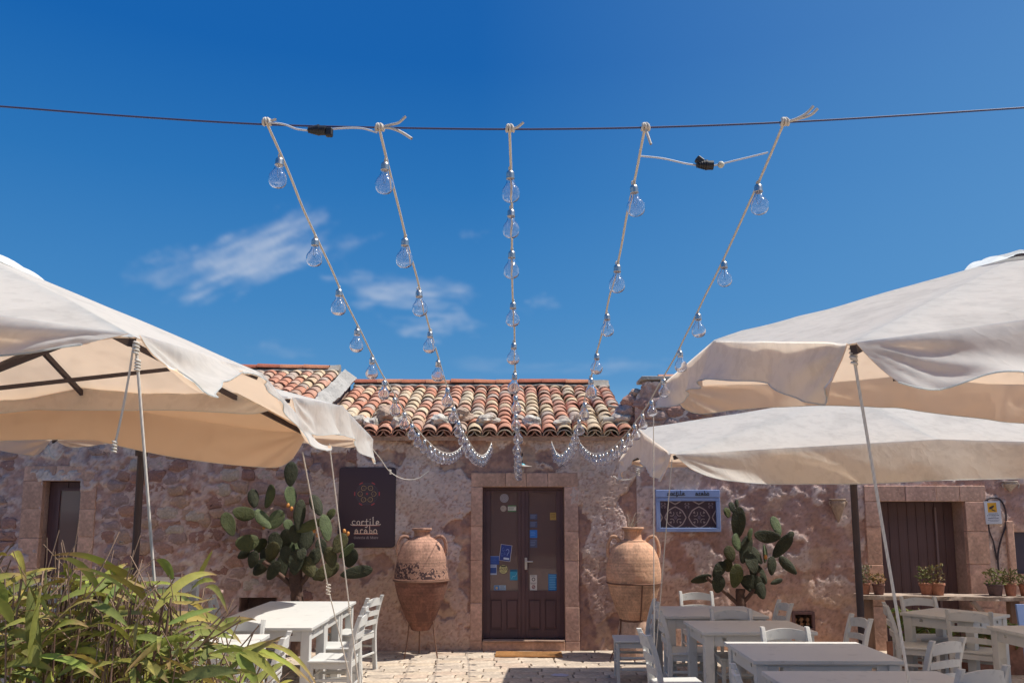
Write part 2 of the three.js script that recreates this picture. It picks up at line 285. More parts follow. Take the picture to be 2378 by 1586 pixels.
for (const [h, a, b, H] of [[houseL, XL, X1, 3.1], [houseC, X1, X2, 2.85], [houseR, X2, XR, 3.3]]) {      // rooms behind: side walls, back, floor
  mesh('back_wall', box(b - a - 0.02, H, 0.3, (a + b) / 2, H / 2, -15.9), coreMat, h);
  mesh('side_wall', box(0.2, H, 4.05, a + 0.12, H / 2, -13.7), coreMat, h);
  mesh('side_wall', box(0.2, H, 4.05, b - 0.12, H / 2, -13.7), coreMat, h);
  mesh('ceiling', box(b - a - 0.03, 0.1, 4.2, (a + b) / 2, H - 0.35, -13.75), coreMat, h);
}

// rubble stones of the left house and the ruin: Voronoi cells, each a dressed face standing proud of the mortar
const stoneMats = [[0.5, 0.275, 0.21], [0.57, 0.33, 0.25], [0.47, 0.265, 0.22], [0.54, 0.365, 0.31], [0.6, 0.4, 0.3], [0.5, 0.35, 0.32], [0.43, 0.235, 0.19]].map((c) => M(...c, 0.95, { map: mottle, bumpMap: pitTex, bumpScale: 0.012 }));
const paleStone = M(0.66, 0.54, 0.45, 0.95, { map: mottle, bumpMap: pitTex, bumpScale: 0.008 });
function clipPoly(poly, nx, ny, d) { const out = []; for (let i = 0; i < poly.length; i++) { const a = poly[i], b = poly[(i + 1) % poly.length], da = a[0] * nx + a[1] * ny - d, db = b[0] * nx + b[1] * ny - d; if (da <= 0) out.push(a); if (da * db < 0) { const t = da / (da - db); out.push([lerp(a[0], b[0], t), lerp(a[1], b[1], t)]); } } return out; }
function stoneGeo(poly, depth, k) {
  let cx = 0, cy = 0; for (const p of poly) { cx += p[0] / poly.length; cy += p[1] / poly.length; }
  let pts = []; for (let i = 0; i < poly.length; i++) { const a = poly[i], b = poly[(i + 1) % poly.length]; pts.push([lerp(a[0], b[0], 0.12), lerp(a[1], b[1], 0.12)], [lerp(a[0], b[0], 0.5), lerp(a[1], b[1], 0.5)], [lerp(a[0], b[0], 0.88), lerp(a[1], b[1], 0.88)]); }
  const n = pts.length, pos = [], idx = [];
  [[1, -0.03], [0.97, depth * 0.45], [0.86, depth * 0.9], [0.5, depth * 1.08]].forEach(([s, z], r) => pts.forEach((p, i) => { const j = r ? 0.02 : 0.012; pos.push((p[0] - cx) * s + (hash(i, k, r) - 0.5) * j, (p[1] - cy) * s + (hash(i, k, r + 9) - 0.5) * j, z + (r > 1 ? (hash(i, k, r + 19) - 0.5) * 0.016 : 0)); }));
  pos.push(0, 0, depth * 1.05 + (hash(k, 5) - 0.5) * 0.014);
  for (let r = 0; r < 3; r++) for (let i = 0; i < n; i++) { const a = r * n + i, b = r * n + (i + 1) % n; idx.push(a, b, b + n, a, b + n, a + n); }
  for (let i = 0; i < n; i++) idx.push(3 * n + i, 3 * n + (i + 1) % n, 4 * n);
  return [metricUV(geom(pos, idx), 1.4), cx, cy];
}
function rubble(parent, x0, x1, y0, y1, top, holes, keep, rowH, k0) {
  const seeds = []; let row = 0;
  for (let y = y0 - rowH; y < y1 + rowH; y += rowH * rr(0.8, 1.2), row++) for (let x = x0 - 0.3 + (row % 2) * 0.13; x < x1 + 0.3;) { const w = rr(0.13, 0.36); seeds.push([x + w / 2 + rr(-0.02, 0.02), y + rr(-0.3, 0.3) * rowH]); x += w; }
  let n = 0;
  seeds.forEach((s, i) => {
    if (s[0] < x0 || s[0] > x1 || s[1] < y0 || s[1] > Math.min(y1, top(s[0]) - 0.05)) return;
    let poly = [[s[0] - 0.32, s[1] - 0.2], [s[0] + 0.32, s[1] - 0.2], [s[0] + 0.32, s[1] + 0.2], [s[0] - 0.32, s[1] + 0.2]];
    for (const o of seeds) { const dx = o[0] - s[0], dy = (o[1] - s[1]); if ((!dx && !dy) || Math.abs(dx) > 0.7 || Math.abs(dy) > 0.5) continue; const gx = dx, gy = dy * 2.2, mx = (o[0] + s[0]) / 2, my = (o[1] + s[1]) / 2, l = Math.hypot(gx, gy); poly = clipPoly(poly, gx / l, gy / l, (mx * gx + my * gy) / l - rr(0.0, 0.016)); if (poly.length < 3) return; }
    const xs = poly.map((p) => p[0]), ys = poly.map((p) => p[1]);
    if (holes.some((h) => Math.max(...xs) > h.x0 && Math.min(...xs) < h.x1 && Math.max(...ys) > h.y0 && Math.min(...ys) < h.y1)) return;
    if (rnd() > keep(s[0], s[1])) return;
    const [g, cx, cy] = stoneGeo(poly, rr(0.022, 0.055), k0 + i);
    const m = mesh('stone', g, rnd() < 0.07 ? paleStone : pick(stoneMats), parent); m.position.set(cx, cy, WZ + 0.002); n++;
  });
  return n;
}
const frameL = { x0: wp(50, 1200).x, x1: wp(222, 1200).x, y0: 0, y1: wp(100, 1082).y };
const stonesL = rubble(houseL, -7.5, X1 - 0.02, 0.55, 2.9, () => 3, [frameL, grown(NICHE, 0.03)], (x, y) => 0.92 - 0.5 * smooth(0.52, 0.6, fbm(x * 2.1, y * 2.4, 5, 60)), 0.165, 100);
for (const [px, py, w, h] of [[456, 1197, 50, 28], [407, 1229, 46, 24], [24, 1032, 30, 22], [180, 1006, 26, 12], [286, 1258, 14, 10]]) {
  const c = wp(px, py), a = w / 176 / 2, b = h / 176 / 2, [g] = stoneGeo([[-a, -b * 0.8], [a * 0.9, -b], [a, b * 0.6], [a * 0.6, b], [-a * 0.6, b], [-a * 1.05, 0]], 0.055, px); const m = mesh('stone', g, paleStone, houseL); m.position.set(c.x, c.y, WZ + 0.002);
}
rubble(houseC, X1 + 0.02, -1.9, 1.4, 2.85, () => 2.9, [rect(790, 1085, 918, 1272)], (x, y) => (fbm(x * 3, y * 3, 3, 7) > 0.5 ? 0.5 : 0.12), 0.15, 1300);
rubble(houseR, X2 + 0.02, 2.9, 2.55, 3.62, ruin, [], () => 0.95, 0.17, 2200);
[[1.52, 3.12, 0.13], [1.6, 3.22, 0.15], [1.66, 3.36, 0.13], [1.56, 3.05, 0.1], [1.72, 3.46, 0.1], [1.64, 3.1, 0.12]].forEach(([x, y, r], k) => { const g0 = mergeVertices(new THREE.IcosahedronGeometry(r, 2).deleteAttribute('uv').deleteAttribute('normal')), a = g0.attributes.position; for (let i = 0; i < a.count; i++) { const v = V().fromBufferAttribute(a, i), f = 1 + (fbm(v.x * 12 + k * 5, v.y * 12 + v.z * 9, 3, 260 + k) - 0.5) * 1.1; a.setXYZ(i, v.x * f, v.y * f * 0.8, v.z * f); } const m = mesh('rubble_stone', metricUV(toCreasedNormals(g0.toNonIndexed(), 0.25), 2), k % 3 ? stoneMats[(k * 2 + 3) % 7] : paleStone, houseR); m.position.set(x, y, WZ - 0.12 - 0.05 * (k % 2)); });
const frameR = { x0: wp(2008, 1200).x, x1: wp(2290, 1200).x, y0: 0, y1: wp(2100, 1128).y };

// dressed stone surrounds, block by block
const dressed = [[0.74, 0.45, 0.33], [0.7, 0.42, 0.3], [0.77, 0.48, 0.35], [0.72, 0.445, 0.34]].map((c) => M(...c, 0.92, { map: mottle, bumpMap: pitTex, bumpScale: 0.004 }));
function surround(parent, o, h, joints, lintelJoints, proud = 0.045, depth = 0.36) {
  const block = (name, x0, x1, y0, y1) => { const m = mesh(name, metricUV(rbox(x1 - x0 - 0.003, y1 - y0 - 0.003, depth, 0.008)), pick(dressed), parent); m.position.set((x0 + x1) / 2, (y0 + y1) / 2, WZ + proud - depth / 2 + rr(-0.004, 0.004)); };
  for (const [a, b] of [[o.x0, h.x0], [h.x1, o.x1]]) { const js = [0, ...joints.map((j) => j + rr(-0.05, 0.05)), h.y1]; for (let i = 0; i < js.length - 1; i++) block('jamb_block', a, b, js[i], js[i + 1]); }
  const xs = [o.x0, ...lintelJoints, o.x1]; for (let i = 0; i < xs.length - 1; i++) block('lintel_block', xs[i], xs[i + 1], h.y1 + 0.001, o.y1);
}
const frameC = { x0: wp(1093, 1300).x, x1: wp(1344, 1300).x, y0: 0, y1: wp(1200, 1098).y };
surround(houseC, frameC, { ...DOOR }, [0.13, 0.62, 1.17, 1.62], [wp(1174, 1110).x, wp(1222, 1110).x, wp(1272, 1110).x]);
surround(houseL, frameL, LDOOR, [0.5, 1.05, 1.5, 1.9], [wp(132, 1100).x]);
surround(houseR, frameR, RDOOR, [0.55, 1.15, 1.62], [wp(2100, 1150).x, wp(2172, 1150).x, wp(2226, 1150).x], 0.05, 0.42);
{ const m = mesh('window_frame', metricUV(rbox(0.09, FARWIN.y1 - FARWIN.y0 + 0.3, 0.1, 0.01)), dressed[2], houseR); m.position.set(FARWIN.x0 - 0.05, (FARWIN.y0 + FARWIN.y1) / 2, WZ + 0.03);
  const s = mesh('shutter', metricUV(box(FARWIN.x1 - FARWIN.x0 + 0.05, FARWIN.y1 - FARWIN.y0 + 0.04, 0.04)), M(0.06, 0.05, 0.07, 0.7), houseR); s.position.set((FARWIN.x0 + FARWIN.x1) / 2, (FARWIN.y0 + FARWIN.y1) / 2, WZ - 0.06); }
// step under the glazed door
const sill = DOOR.y0 + 0.135;
{ const m = mesh('doorstep', metricUV(rbox(DOOR.x1 - DOOR.x0 - 0.006, sill - 0.01, 0.42, 0.012)), dressed[1], houseC); m.position.set((DOOR.x0 + DOOR.x1) / 2, (sill - 0.01) / 2, WZ - 0.16);
  const t = mesh('threshold', metricUV(rbox(DOOR.x1 - DOOR.x0 - 0.02, 0.02, 0.16, 0.006)), M(0.5, 0.33, 0.24, 0.9, { map: mottle }), houseC); t.position.set((DOOR.x0 + DOOR.x1) / 2, sill + 0.002, WZ + 0.005); }

// glazed double door
{
  const d = new THREE.Group(); d.name = 'door'; houseC.add(d); const zc = WZ - 0.13, y0 = sill + 0.015, y1 = DOOR.y1 - 0.005, W = DOOR.x1 - DOOR.x0 - 0.01, xc = (DOOR.x0 + DOOR.x1) / 2, H = y1 - y0;
  d.position.set(xc, y0, zc);
  const leafW = W / 2 - 0.03, gy0 = at(1160, 1372, zc).y - y0, gy1 = at(1160, 1144, zc).y - y0, st = 0.07;
  const part = (name, g, m) => mesh(name, metricUV(g), m, d);
  part('door_frame', merge([box(0.03, H, 0.09, -W / 2 + 0.015, H / 2), box(0.03, H, 0.09, W / 2 - 0.015, H / 2), box(W - 0.06, 0.03, 0.09, 0, H - 0.015)]), mat.doorWood);
  for (const s of [-1, 1]) {
    const cx = s * (leafW / 2 + 0.001), gw = leafW - 2 * st, lh = H - 0.035;
    part('door_leaf', merge([rbox(st, lh, 0.05, 0.005, cx - leafW / 2 + st / 2, lh / 2), rbox(st, lh, 0.05, 0.005, cx + leafW / 2 - st / 2, lh / 2), box(gw, lh - gy1, 0.046, cx, (lh + gy1) / 2), box(gw, 0.1, 0.046, cx, gy0 - 0.05), box(gw, 0.11, 0.046, cx, 0.055), box(0.05, gy0 - 0.21, 0.046, cx, (gy0 + 0.01) / 2), box(gw, gy0 - 0.2, 0.02, cx, (gy0 + 0.01) / 2, -0.006)]), mat.doorWood);
    for (const q of [-1, 1]) part('door_panel', rbox((gw - 0.05) / 2 - 0.03, gy0 - 0.26, 0.022, 0.008, cx + q * (gw / 4 + 0.0125), (gy0 + 0.01) / 2, 0.006), mat.doorWood);
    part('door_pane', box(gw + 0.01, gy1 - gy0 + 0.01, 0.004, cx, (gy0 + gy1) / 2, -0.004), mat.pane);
  }
  part('astragal', rbox(0.045, H - 0.04, 0.02, 0.006, 0, H / 2 - 0.02, 0.034), mat.doorWood);
  const hy = H * 0.505; mesh('door_handle', merge([rbox(0.035, 0.16, 0.008, 0.004, 0.035, hy - 0.03, 0.048), new THREE.CylinderGeometry(0.01, 0.01, 0.05, 10).rotateX(Math.PI / 2).translate(0.035, hy, 0.07), rbox(0.11, 0.02, 0.016, 0.007, 0.075, hy, 0.096)]), mat.steel, d);
  // papers and stickers on the glass
  const cv = document.createElement('canvas'); cv.width = 1024; cv.height = 512; const g = cv.getContext('2d');
  const S = 128, cells = {}; const cell = (n, i, j, f) => { cells[n] = [i, j]; g.save(); g.translate(i * S, j * S); g.beginPath(); g.rect(0, 0, S, S); g.clip(); f(); g.restore(); };
  const lines = (c, y0, y1, n, x0 = 14, x1 = 114) => { g.fillStyle = c; for (let i = 0; i < n; i++) g.fillRect(x0, lerp(y0, y1, i / n), (x1 - x0) * (0.6 + 0.4 * hash(i, n)), Math.max(2, (y1 - y0) / n * 0.4)); };
  cell('disc', 0, 0, () => { g.fillStyle = '#8d868b'; g.fillRect(0, 0, S, S); g.strokeStyle = '#b3adb0'; g.lineWidth = 5; for (const r of [56, 36, 16]) { g.beginPath(); g.arc(64, 64, r, 0, 7); g.stroke(); } });
  cell('disc2', 1, 0, () => { g.fillStyle = '#b9a895'; g.fillRect(0, 0, S, S); g.strokeStyle = '#9a8a80'; g.lineWidth = 6; g.beginPath(); g.arc(64, 64, 44, 0, 7); g.stroke(); lines('#8a7b74', 45, 85, 3, 34, 94); });
  cell('green', 2, 0, () => { g.fillStyle = '#4f7a4a'; g.fillRect(0, 0, S, S); g.fillStyle = '#d8d2c2'; g.fillRect(4, 26, 120, 74); lines('#5c6a58', 36, 92, 4); });
  cell('poster', 3, 0, () => { g.fillStyle = '#d2cdc8'; g.fillRect(0, 0, S, S); g.fillStyle = '#2c3f86'; g.fillRect(8, 6, 112, 116); g.strokeStyle = '#8fa6d8'; g.lineWidth = 5; g.beginPath(); g.arc(82, 52, 16, 3.4, 7.6); g.lineTo(84, 84); g.stroke(); g.strokeStyle = '#5c74b4'; g.lineWidth = 4; for (const [x, y, r] of [[36, 40, 12], [30, 80, 10], [56, 70, 8]]) { g.beginPath(); g.arc(x, y, r, 0, 5); g.stroke(); } g.fillStyle = '#c7d2e4'; g.fillRect(50, 98, 60, 14); });
  cell('blue', 4, 0, () => { g.fillStyle = '#2f4f9a'; g.fillRect(0, 0, S, S); g.fillStyle = '#6f86bb'; g.fillRect(0, 0, S, 18); lines('#4a68ad', 40, 110, 3); });
  cell('blue2', 5, 0, () => { g.fillStyle = '#aab4cc'; g.fillRect(0, 0, S, S); g.fillStyle = '#33508f'; g.fillRect(12, 40, 104, 66); lines('#6f7fa8', 10, 34, 2); });
  cell('yellow', 6, 0, () => { g.fillStyle = '#c6bd84'; g.fillRect(0, 0, S, S); g.strokeStyle = '#4c4436'; g.lineWidth = 7; g.beginPath(); g.arc(64, 64, 57, 0, 7); g.stroke(); g.fillStyle = '#4c4436'; g.fillRect(34, 18, 60, 20); g.font = 'italic bold 40px serif'; g.textAlign = 'center'; g.fillText('eNZI0', 64, 78); lines('#4c4436', 90, 108, 2, 36, 92); });
  cell('cyan', 7, 0, () => { g.fillStyle = '#2f93b4'; g.fillRect(0, 0, S, S); g.fillStyle = '#1d5f80'; g.fillRect(0, 0, S, 28); g.strokeStyle = '#9fd4dd'; g.lineWidth = 5; g.beginPath(); g.moveTo(30, 110); g.bezierCurveTo(60, 40, 80, 120, 110, 46); g.stroke(); });
  cell('strip', 0, 1, () => { g.fillStyle = '#9fb2c4'; g.fillRect(0, 0, S, S); g.fillStyle = '#4d7fb4'; g.fillRect(6, 8, 52, 112); g.fillStyle = '#c7a97a'; g.fillRect(20, 40, 22, 60); lines('#59606c', 16, 110, 5, 66, 120); });
  cell('tag1', 1, 1, () => { g.fillStyle = '#cdc6bf'; g.fillRect(0, 0, S, S); g.strokeStyle = '#3d3436'; g.lineWidth = 12; g.beginPath(); g.arc(64, 74, 24, 0, 7); g.stroke(); lines('#6d6365', 10, 40, 3); });
  cell('tag2', 2, 1, () => { g.fillStyle = '#cdc6bf'; g.fillRect(0, 0, S, S); g.strokeStyle = '#7c3f3f'; g.lineWidth = 12; g.beginPath(); g.arc(64, 70, 24, 0, 7); g.moveTo(46, 88); g.lineTo(82, 52); g.stroke(); lines('#6d6365', 10, 36, 2); });
  cell('notice', 3, 1, () => { g.fillStyle = '#2c79b4'; g.fillRect(0, 0, S, S); lines('#6fb0d8', 12, 120, 9, 16, 112); });
  cell('card', 4, 1, () => { g.fillStyle = '#2f72c4'; g.fillRect(0, 0, S, S); lines('#5f97d8', 30, 100, 3); });
  cell('dull', 5, 1, () => { g.fillStyle = '#4f5570'; g.fillRect(0, 0, S, S); lines('#7c839c', 20, 110, 4); });
  cell('amber', 6, 1, () => { g.fillStyle = '#b5914a'; g.fillRect(0, 0, S, S); lines('#8f7038', 24, 104, 3); });
  const tex = new THREE.CanvasTexture(cv); tex.colorSpace = THREE.SRGBColorSpace;
  const pm = new THREE.MeshStandardMaterial({ map: tex, roughness: 0.6 });
  for (const [n, px, py, w, h, turn = 0, round = 0] of [
    ['disc', 1171, 1157, 20, 20, 0, 1], ['disc2', 1169, 1181, 14, 14, 0, 1], ['green', 1189, 1181, 19, 15], ['poster', 1174, 1284, 26, 37, -0.13], ['blue', 1148, 1301, 22, 19], ['blue2', 1145, 1323, 17, 23], ['yellow', 1169, 1322, 22, 22, 0, 1], ['cyan', 1193, 1335, 17, 24], ['strip', 1161, 1365, 27, 11],
    ['tag1', 1239, 1344, 16, 17], ['tag2', 1239, 1362, 16, 17], ['notice', 1285, 1353, 23, 38], ['card', 1239, 1240, 17, 18], ['dull', 1239, 1200, 17, 12], ['dull', 1239, 1218, 17, 14], ['dull', 1239, 1262, 17, 19], ['amber', 1286, 1199, 17, 17]]) {
    const p = at(px, py, zc + 0.002), k = 11.37 / F, [ci, cj] = cells[n], geo = round ? new THREE.CircleGeometry(w * k / 2, 20) : new THREE.PlaneGeometry(w * k, h * k), uv = geo.attributes.uv;
    for (let i = 0; i < uv.count; i++) uv.setXY(i, (ci + 0.03 + 0.94 * uv.getX(i)) * S / 1024, 1 - (cj + 1 - 0.03 - 0.94 * uv.getY(i)) * S / 512);
    const m = mesh(round ? 'sticker' : 'paper_notice', geo, pm, d); m.position.set(p.x - xc, p.y - y0, 0.0005); m.rotation.z = turn;
  }
}
// closed plank doors of the neighbours
function planks(parent, h, n, z, m) { const g = new THREE.Group(); g.name = 'door'; parent.add(g); const w = (h.x1 - h.x0) / n; for (let i = 0; i < n; i++) { const b = mesh('plank', metricUV(rbox(w - 0.004, h.y1 - h.y0 - 0.01, 0.04, 0.006)), m, g); b.position.set(h.x0 + (i + 0.5) * w, (h.y0 + h.y1) / 2, z + rr(-0.003, 0.003)); } return g; }
{ const g = planks(houseR, { ...RDOOR, y0: 0.02 }, 9, WZ - 0.3, mat.shutter); const b = mesh('lock_bar', metricUV(rbox(0.03, 1.7, 0.03, 0.006)), M(0.2, 0.14, 0.14, 0.7), g); b.position.set(RDOOR.x1 - 0.26, 1.05, WZ - 0.255); }
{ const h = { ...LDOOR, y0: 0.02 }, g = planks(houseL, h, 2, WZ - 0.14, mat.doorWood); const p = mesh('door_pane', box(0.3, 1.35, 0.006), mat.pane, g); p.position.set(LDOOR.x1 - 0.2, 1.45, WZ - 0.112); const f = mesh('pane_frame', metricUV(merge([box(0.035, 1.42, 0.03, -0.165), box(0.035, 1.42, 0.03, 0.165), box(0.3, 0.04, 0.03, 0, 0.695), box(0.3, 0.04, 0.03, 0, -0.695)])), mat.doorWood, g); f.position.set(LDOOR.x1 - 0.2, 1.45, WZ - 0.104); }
// niche at the foot of the left wall and the framed grate
mesh('niche_back', box(NICHE.x1 - NICHE.x0 + 0.02, NICHE.y1 - NICHE.y0 + 0.02, 0.02, (NICHE.x0 + NICHE.x1) / 2, (NICHE.y0 + NICHE.y1) / 2, WZ - 0.36), coreMat, houseL);
{ const w = GRATE.x1 - GRATE.x0, h = GRATE.y1 - GRATE.y0, cx = (GRATE.x0 + GRATE.x1) / 2, cy = (GRATE.y0 + GRATE.y1) / 2; mesh('grate_frame', metricUV(merge([box(w, 0.035, 0.05, cx, GRATE.y1 - 0.0175, WZ + 0.02), box(w, 0.035, 0.05, cx, GRATE.y0 + 0.0175, WZ + 0.02), box(0.035, h - 0.07, 0.05, GRATE.x0 + 0.0175, cy, WZ + 0.02), box(0.035, h - 0.07, 0.05, GRATE.x1 - 0.0175, cy, WZ + 0.02)])), mat.doorWood, houseR);
  mesh('niche_back', metricUV(box(w, h, 0.04, cx, cy, WZ - 0.25)), coreMat, houseR); for (let i = 0; i < 6; i++) { const g = new THREE.IcosahedronGeometry(0.05, 1); const m = mesh('firewood', metricUV(new THREE.CylinderGeometry(0.028, 0.03, 0.2, 7).rotateX(1.45)), M(0.3, 0.17, 0.1, 0.9, { map: woodTex }), houseR); m.position.set(GRATE.x0 + 0.06 + (i % 3) * 0.085, GRATE.y0 + 0.066 + Math.floor(i / 3) * 0.058, WZ - 0.13); } }

// ---------------------------------------------------------------- roofs
const SL = 0.38, AN = Math.atan(SL), EZ = -11.02;
function barrel(len, r0, r1, th, n = 8) {
  const pos = [], idx = [], ring = (z, r) => { for (let i = 0; i <= n; i++) { const a = Math.PI * (0.04 + 0.92 * i / n); pos.push(Math.cos(a) * r, Math.sin(a) * r * 0.86, z); } };
  ring(0, r0); ring(-len * 0.5, (r0 + r1) / 2); ring(-len, r1); ring(0, r0 - th); ring(-len * 0.5, (r0 + r1) / 2 - th); ring(-len, r1 - th); const m = n + 1;
  const q = (a, b, c, d) => idx.push(a, b, c, a, c, d);
  for (let r = 0; r < 2; r++) for (let i = 0; i < n; i++) { const o = r * m + i; q(o, o + m, o + m + 1, o + 1); const p = (r + 3) * m + i; q(p, p + 1, p + m + 1, p + m); }
  for (let i = 0; i < n; i++) q(i, i + 1, 3 * m + i + 1, 3 * m + i);
  for (const e of [0, n]) for (let r = 0; r < 2; r++) { const o = r * m + e, p = (r + 3) * m + e; e ? q(o, o + m, p + m, p) : q(o, p, p + m, o + m); }
  const g = toCreasedNormals(geom(pos, idx).toNonIndexed(), 0.8); return metricUV(g, 1.7);
}
const tileGeos = [barrel(0.4, 0.105, 0.087, 0.014), barrel(0.41, 0.108, 0.089, 0.015), barrel(0.39, 0.102, 0.085, 0.013)];
tileGeos.forEach((g, k) => { const u = g.attributes.uv; for (let i = 0; i < u.count; i++) u.setXY(i, u.getX(i) + k * 0.37, u.getY(i) + k * 0.61); });
const tileTones = [[0.6, 0.275, 0.17], [0.56, 0.245, 0.15], [0.64, 0.34, 0.23], [0.66, 0.49, 0.31], [0.68, 0.54, 0.37], [0.63, 0.45, 0.29], [0.55, 0.35, 0.25], [0.6, 0.3, 0.2], [0.5, 0.38, 0.3]];
const tileMats = tileTones.map((c, i) => M(...c, 0.9, { map: i % 2 ? blotch : mottle, bumpMap: pitTex, bumpScale: 0.004 }));
const mortarMat = M(0.36, 0.32, 0.275, 0.95, { map: mottle, bumpMap: pitTex, bumpScale: 0.01 });
function roof(parent, x0, x1, lift, rows, first) {
  const P0 = V(0, 2.885 + lift, EZ), up = V(0, Math.sin(AN), -Math.cos(AN)), nrm = V(0, Math.cos(AN), Math.sin(AN)), on = (x, s, h) => P0.clone().addScaledVector(up, s).addScaledVector(nrm, h).setX(x);
  const exp = 0.236, L = rows * exp + 0.1, n = Math.round((x1 - x0) / 0.2), sp = (x1 - x0) / n, rest = [], pans = [];
  const q = new THREE.Quaternion().setFromEuler(new THREE.Euler(AN, 0, 0));
  const deck = mesh('roof_deck', metricUV(new THREE.BoxGeometry(x1 - x0 - 0.02, 0.06, L).applyQuaternion(q).translate(0, 0, 0)), coreMat, parent); deck.position.copy(on((x0 + x1) / 2, L / 2 + 0.03, -0.075));
  const back = mesh('roof_deck', metricUV(box(x1 - x0 - 0.02, 0.06, 2.9).rotateX(-AN)), M(0.34, 0.19, 0.13, 0.95, { map: mottle }), parent); { const e = on((x0 + x1) / 2, L, 0); back.position.set(e.x, e.y - 0.06 - 1.45 * Math.sin(AN), e.z - 1.45 * Math.cos(AN)); }
  const tint = (g, c) => { const col = new Float32Array(g.attributes.position.count * 3); for (let i = 0; i < col.length; i += 3) { col[i] = c[0]; col[i + 1] = c[1]; col[i + 2] = c[2]; } g.setAttribute('color', new THREE.BufferAttribute(col, 3)); return g; };
  for (let i = 0; i < n; i++) {
    const x = x0 + (i + 0.5) * sp, own = x > first, drift = rr(-0.012, 0.012); let phase = rr(-0.04, 0.02);
    for (let r = 0; r < rows; r++) {
      const jig = new THREE.Quaternion().setFromEuler(new THREE.Euler(AN - 0.045 + rr(-0.03, 0.02), rr(-0.05, 0.05), rr(-0.06, 0.06)));
      const p = on(x + drift + rr(-0.012, 0.012), r * exp + phase + rr(-0.018, 0.018), 0.012 + rr(0, 0.008)), g = pick(tileGeos), ti = Math.floor(rnd() * tileMats.length);
      if (own) { const m = mesh('roof_tile', g, tileMats[ti], parent); m.position.copy(p); m.quaternion.copy(jig); }
      else rest.push(tint(g.clone().applyQuaternion(jig).translate(p.x, p.y, p.z), tileTones[ti]));
      if (r === 0) { const m2 = on(x + drift, -0.03, -0.026), gg = tileGeos[0]; if (own) { const m = mesh('eave_tile', gg, pick(tileMats), parent); m.position.copy(m2); m.quaternion.copy(jig); } }
      const pq = new THREE.Quaternion().setFromEuler(new THREE.Euler(AN - 0.03, 0, Math.PI)), pp = on(x + sp / 2, r * exp - 0.02, 0.05);
      if (i < n - 1) pans.push(tint(tileGeos[r % 3].clone().applyQuaternion(pq).translate(pp.x, pp.y, pp.z), tileTones[ti].map((v) => v * 0.95)));
    }
  }
  const vm = new THREE.MeshStandardMaterial({ vertexColors: true, roughness: 0.92, map: mottle, bumpMap: pitTex, bumpScale: 0.004 });
  const pm = mesh('channel_tiles', merge(pans), vm, parent); pm.userData.kind = 'stuff';
  if (rest.length) { const rm = mesh('cover_tiles', merge(rest), vm, parent); rm.userData.kind = 'stuff'; }
  // ridge: mortar bed and tiles laid end to end
  const top = on(0, rows * exp + 0.02, 0.05);
  const bed = mesh('ridge_mortar', (() => { const g = new THREE.BoxGeometry(x1 - x0, 0.11, 0.22, Math.ceil((x1 - x0) / 0.07), 2, 3), p = g.attributes.position; for (let i = 0; i < p.count; i++) { const a = p.getX(i), b = p.getY(i), c = p.getZ(i); p.setY(i, b + (fbm(a * 7 + c * 3, c * 9 + b, 3, 130) - 0.5) * 0.05); p.setZ(i, c + (fbm(a * 8, b * 9 + 3, 3, 133) - 0.5) * 0.06); } g.computeVertexNormals(); return metricUV(g); })(), mortarMat, parent); bed.position.set((x0 + x1) / 2, top.y + 0.0, top.z); bed.rotation.x = AN * 1.5;
  const rg = barrel(0.43, 0.1, 0.088, 0.016).rotateY(Math.PI / 2), orange = [[0.56, 0.2, 0.1], [0.52, 0.17, 0.085], [0.58, 0.23, 0.12], [0.45, 0.13, 0.07]].map((c) => M(...c, 0.85, { map: mottle }));
  for (let x = x0 + 0.42; x < x1 + 0.05; x += rr(0.38, 0.42)) { const m = mesh('ridge_tile', rg, pick(orange), parent); m.position.set(x, top.y + 0.035 + rr(-0.006, 0.008), top.z); m.rotation.set(0, rr(-0.02, 0.02), rr(-0.02, 0.02)); m.rotateY(Math.PI); m.position.x -= 0.42; }
  return on;
}
const onC = roof(houseC, X1 + 0.1, X2 - 0.06, 0, 12, -99);
const onL = roof(houseL, -8.76, X1 - 0.16, 0.26, 12, -4.7);
{ // cemented verge between the two roofs
  const g = new THREE.BoxGeometry(0.25, 0.06, 2.95, 8, 2, 44), p = g.attributes.position; for (let i = 0; i < p.count; i++) { const a = p.getX(i), b = p.getY(i), c = p.getZ(i); p.setX(i, a + (fbm(c * 5, b * 6, 3, 140) - 0.5) * 0.07); p.setY(i, b + (fbm(c * 5 + 9, a * 7, 3, 143) - 0.5) * 0.05); } g.rotateZ(-0.62).rotateX(AN); g.computeVertexNormals();
  const m = mesh('verge', metricUV(g), mat.concrete, houseL); m.position.copy(onL(X1 + 0.0, 1.42, -0.03)); const c = mesh('verge_wall', metricUV(box(0.15, 0.3, 2.8).rotateX(AN)), coreMat, houseL); c.position.copy(onL(X1 - 0.06, 1.42, -0.22));
}
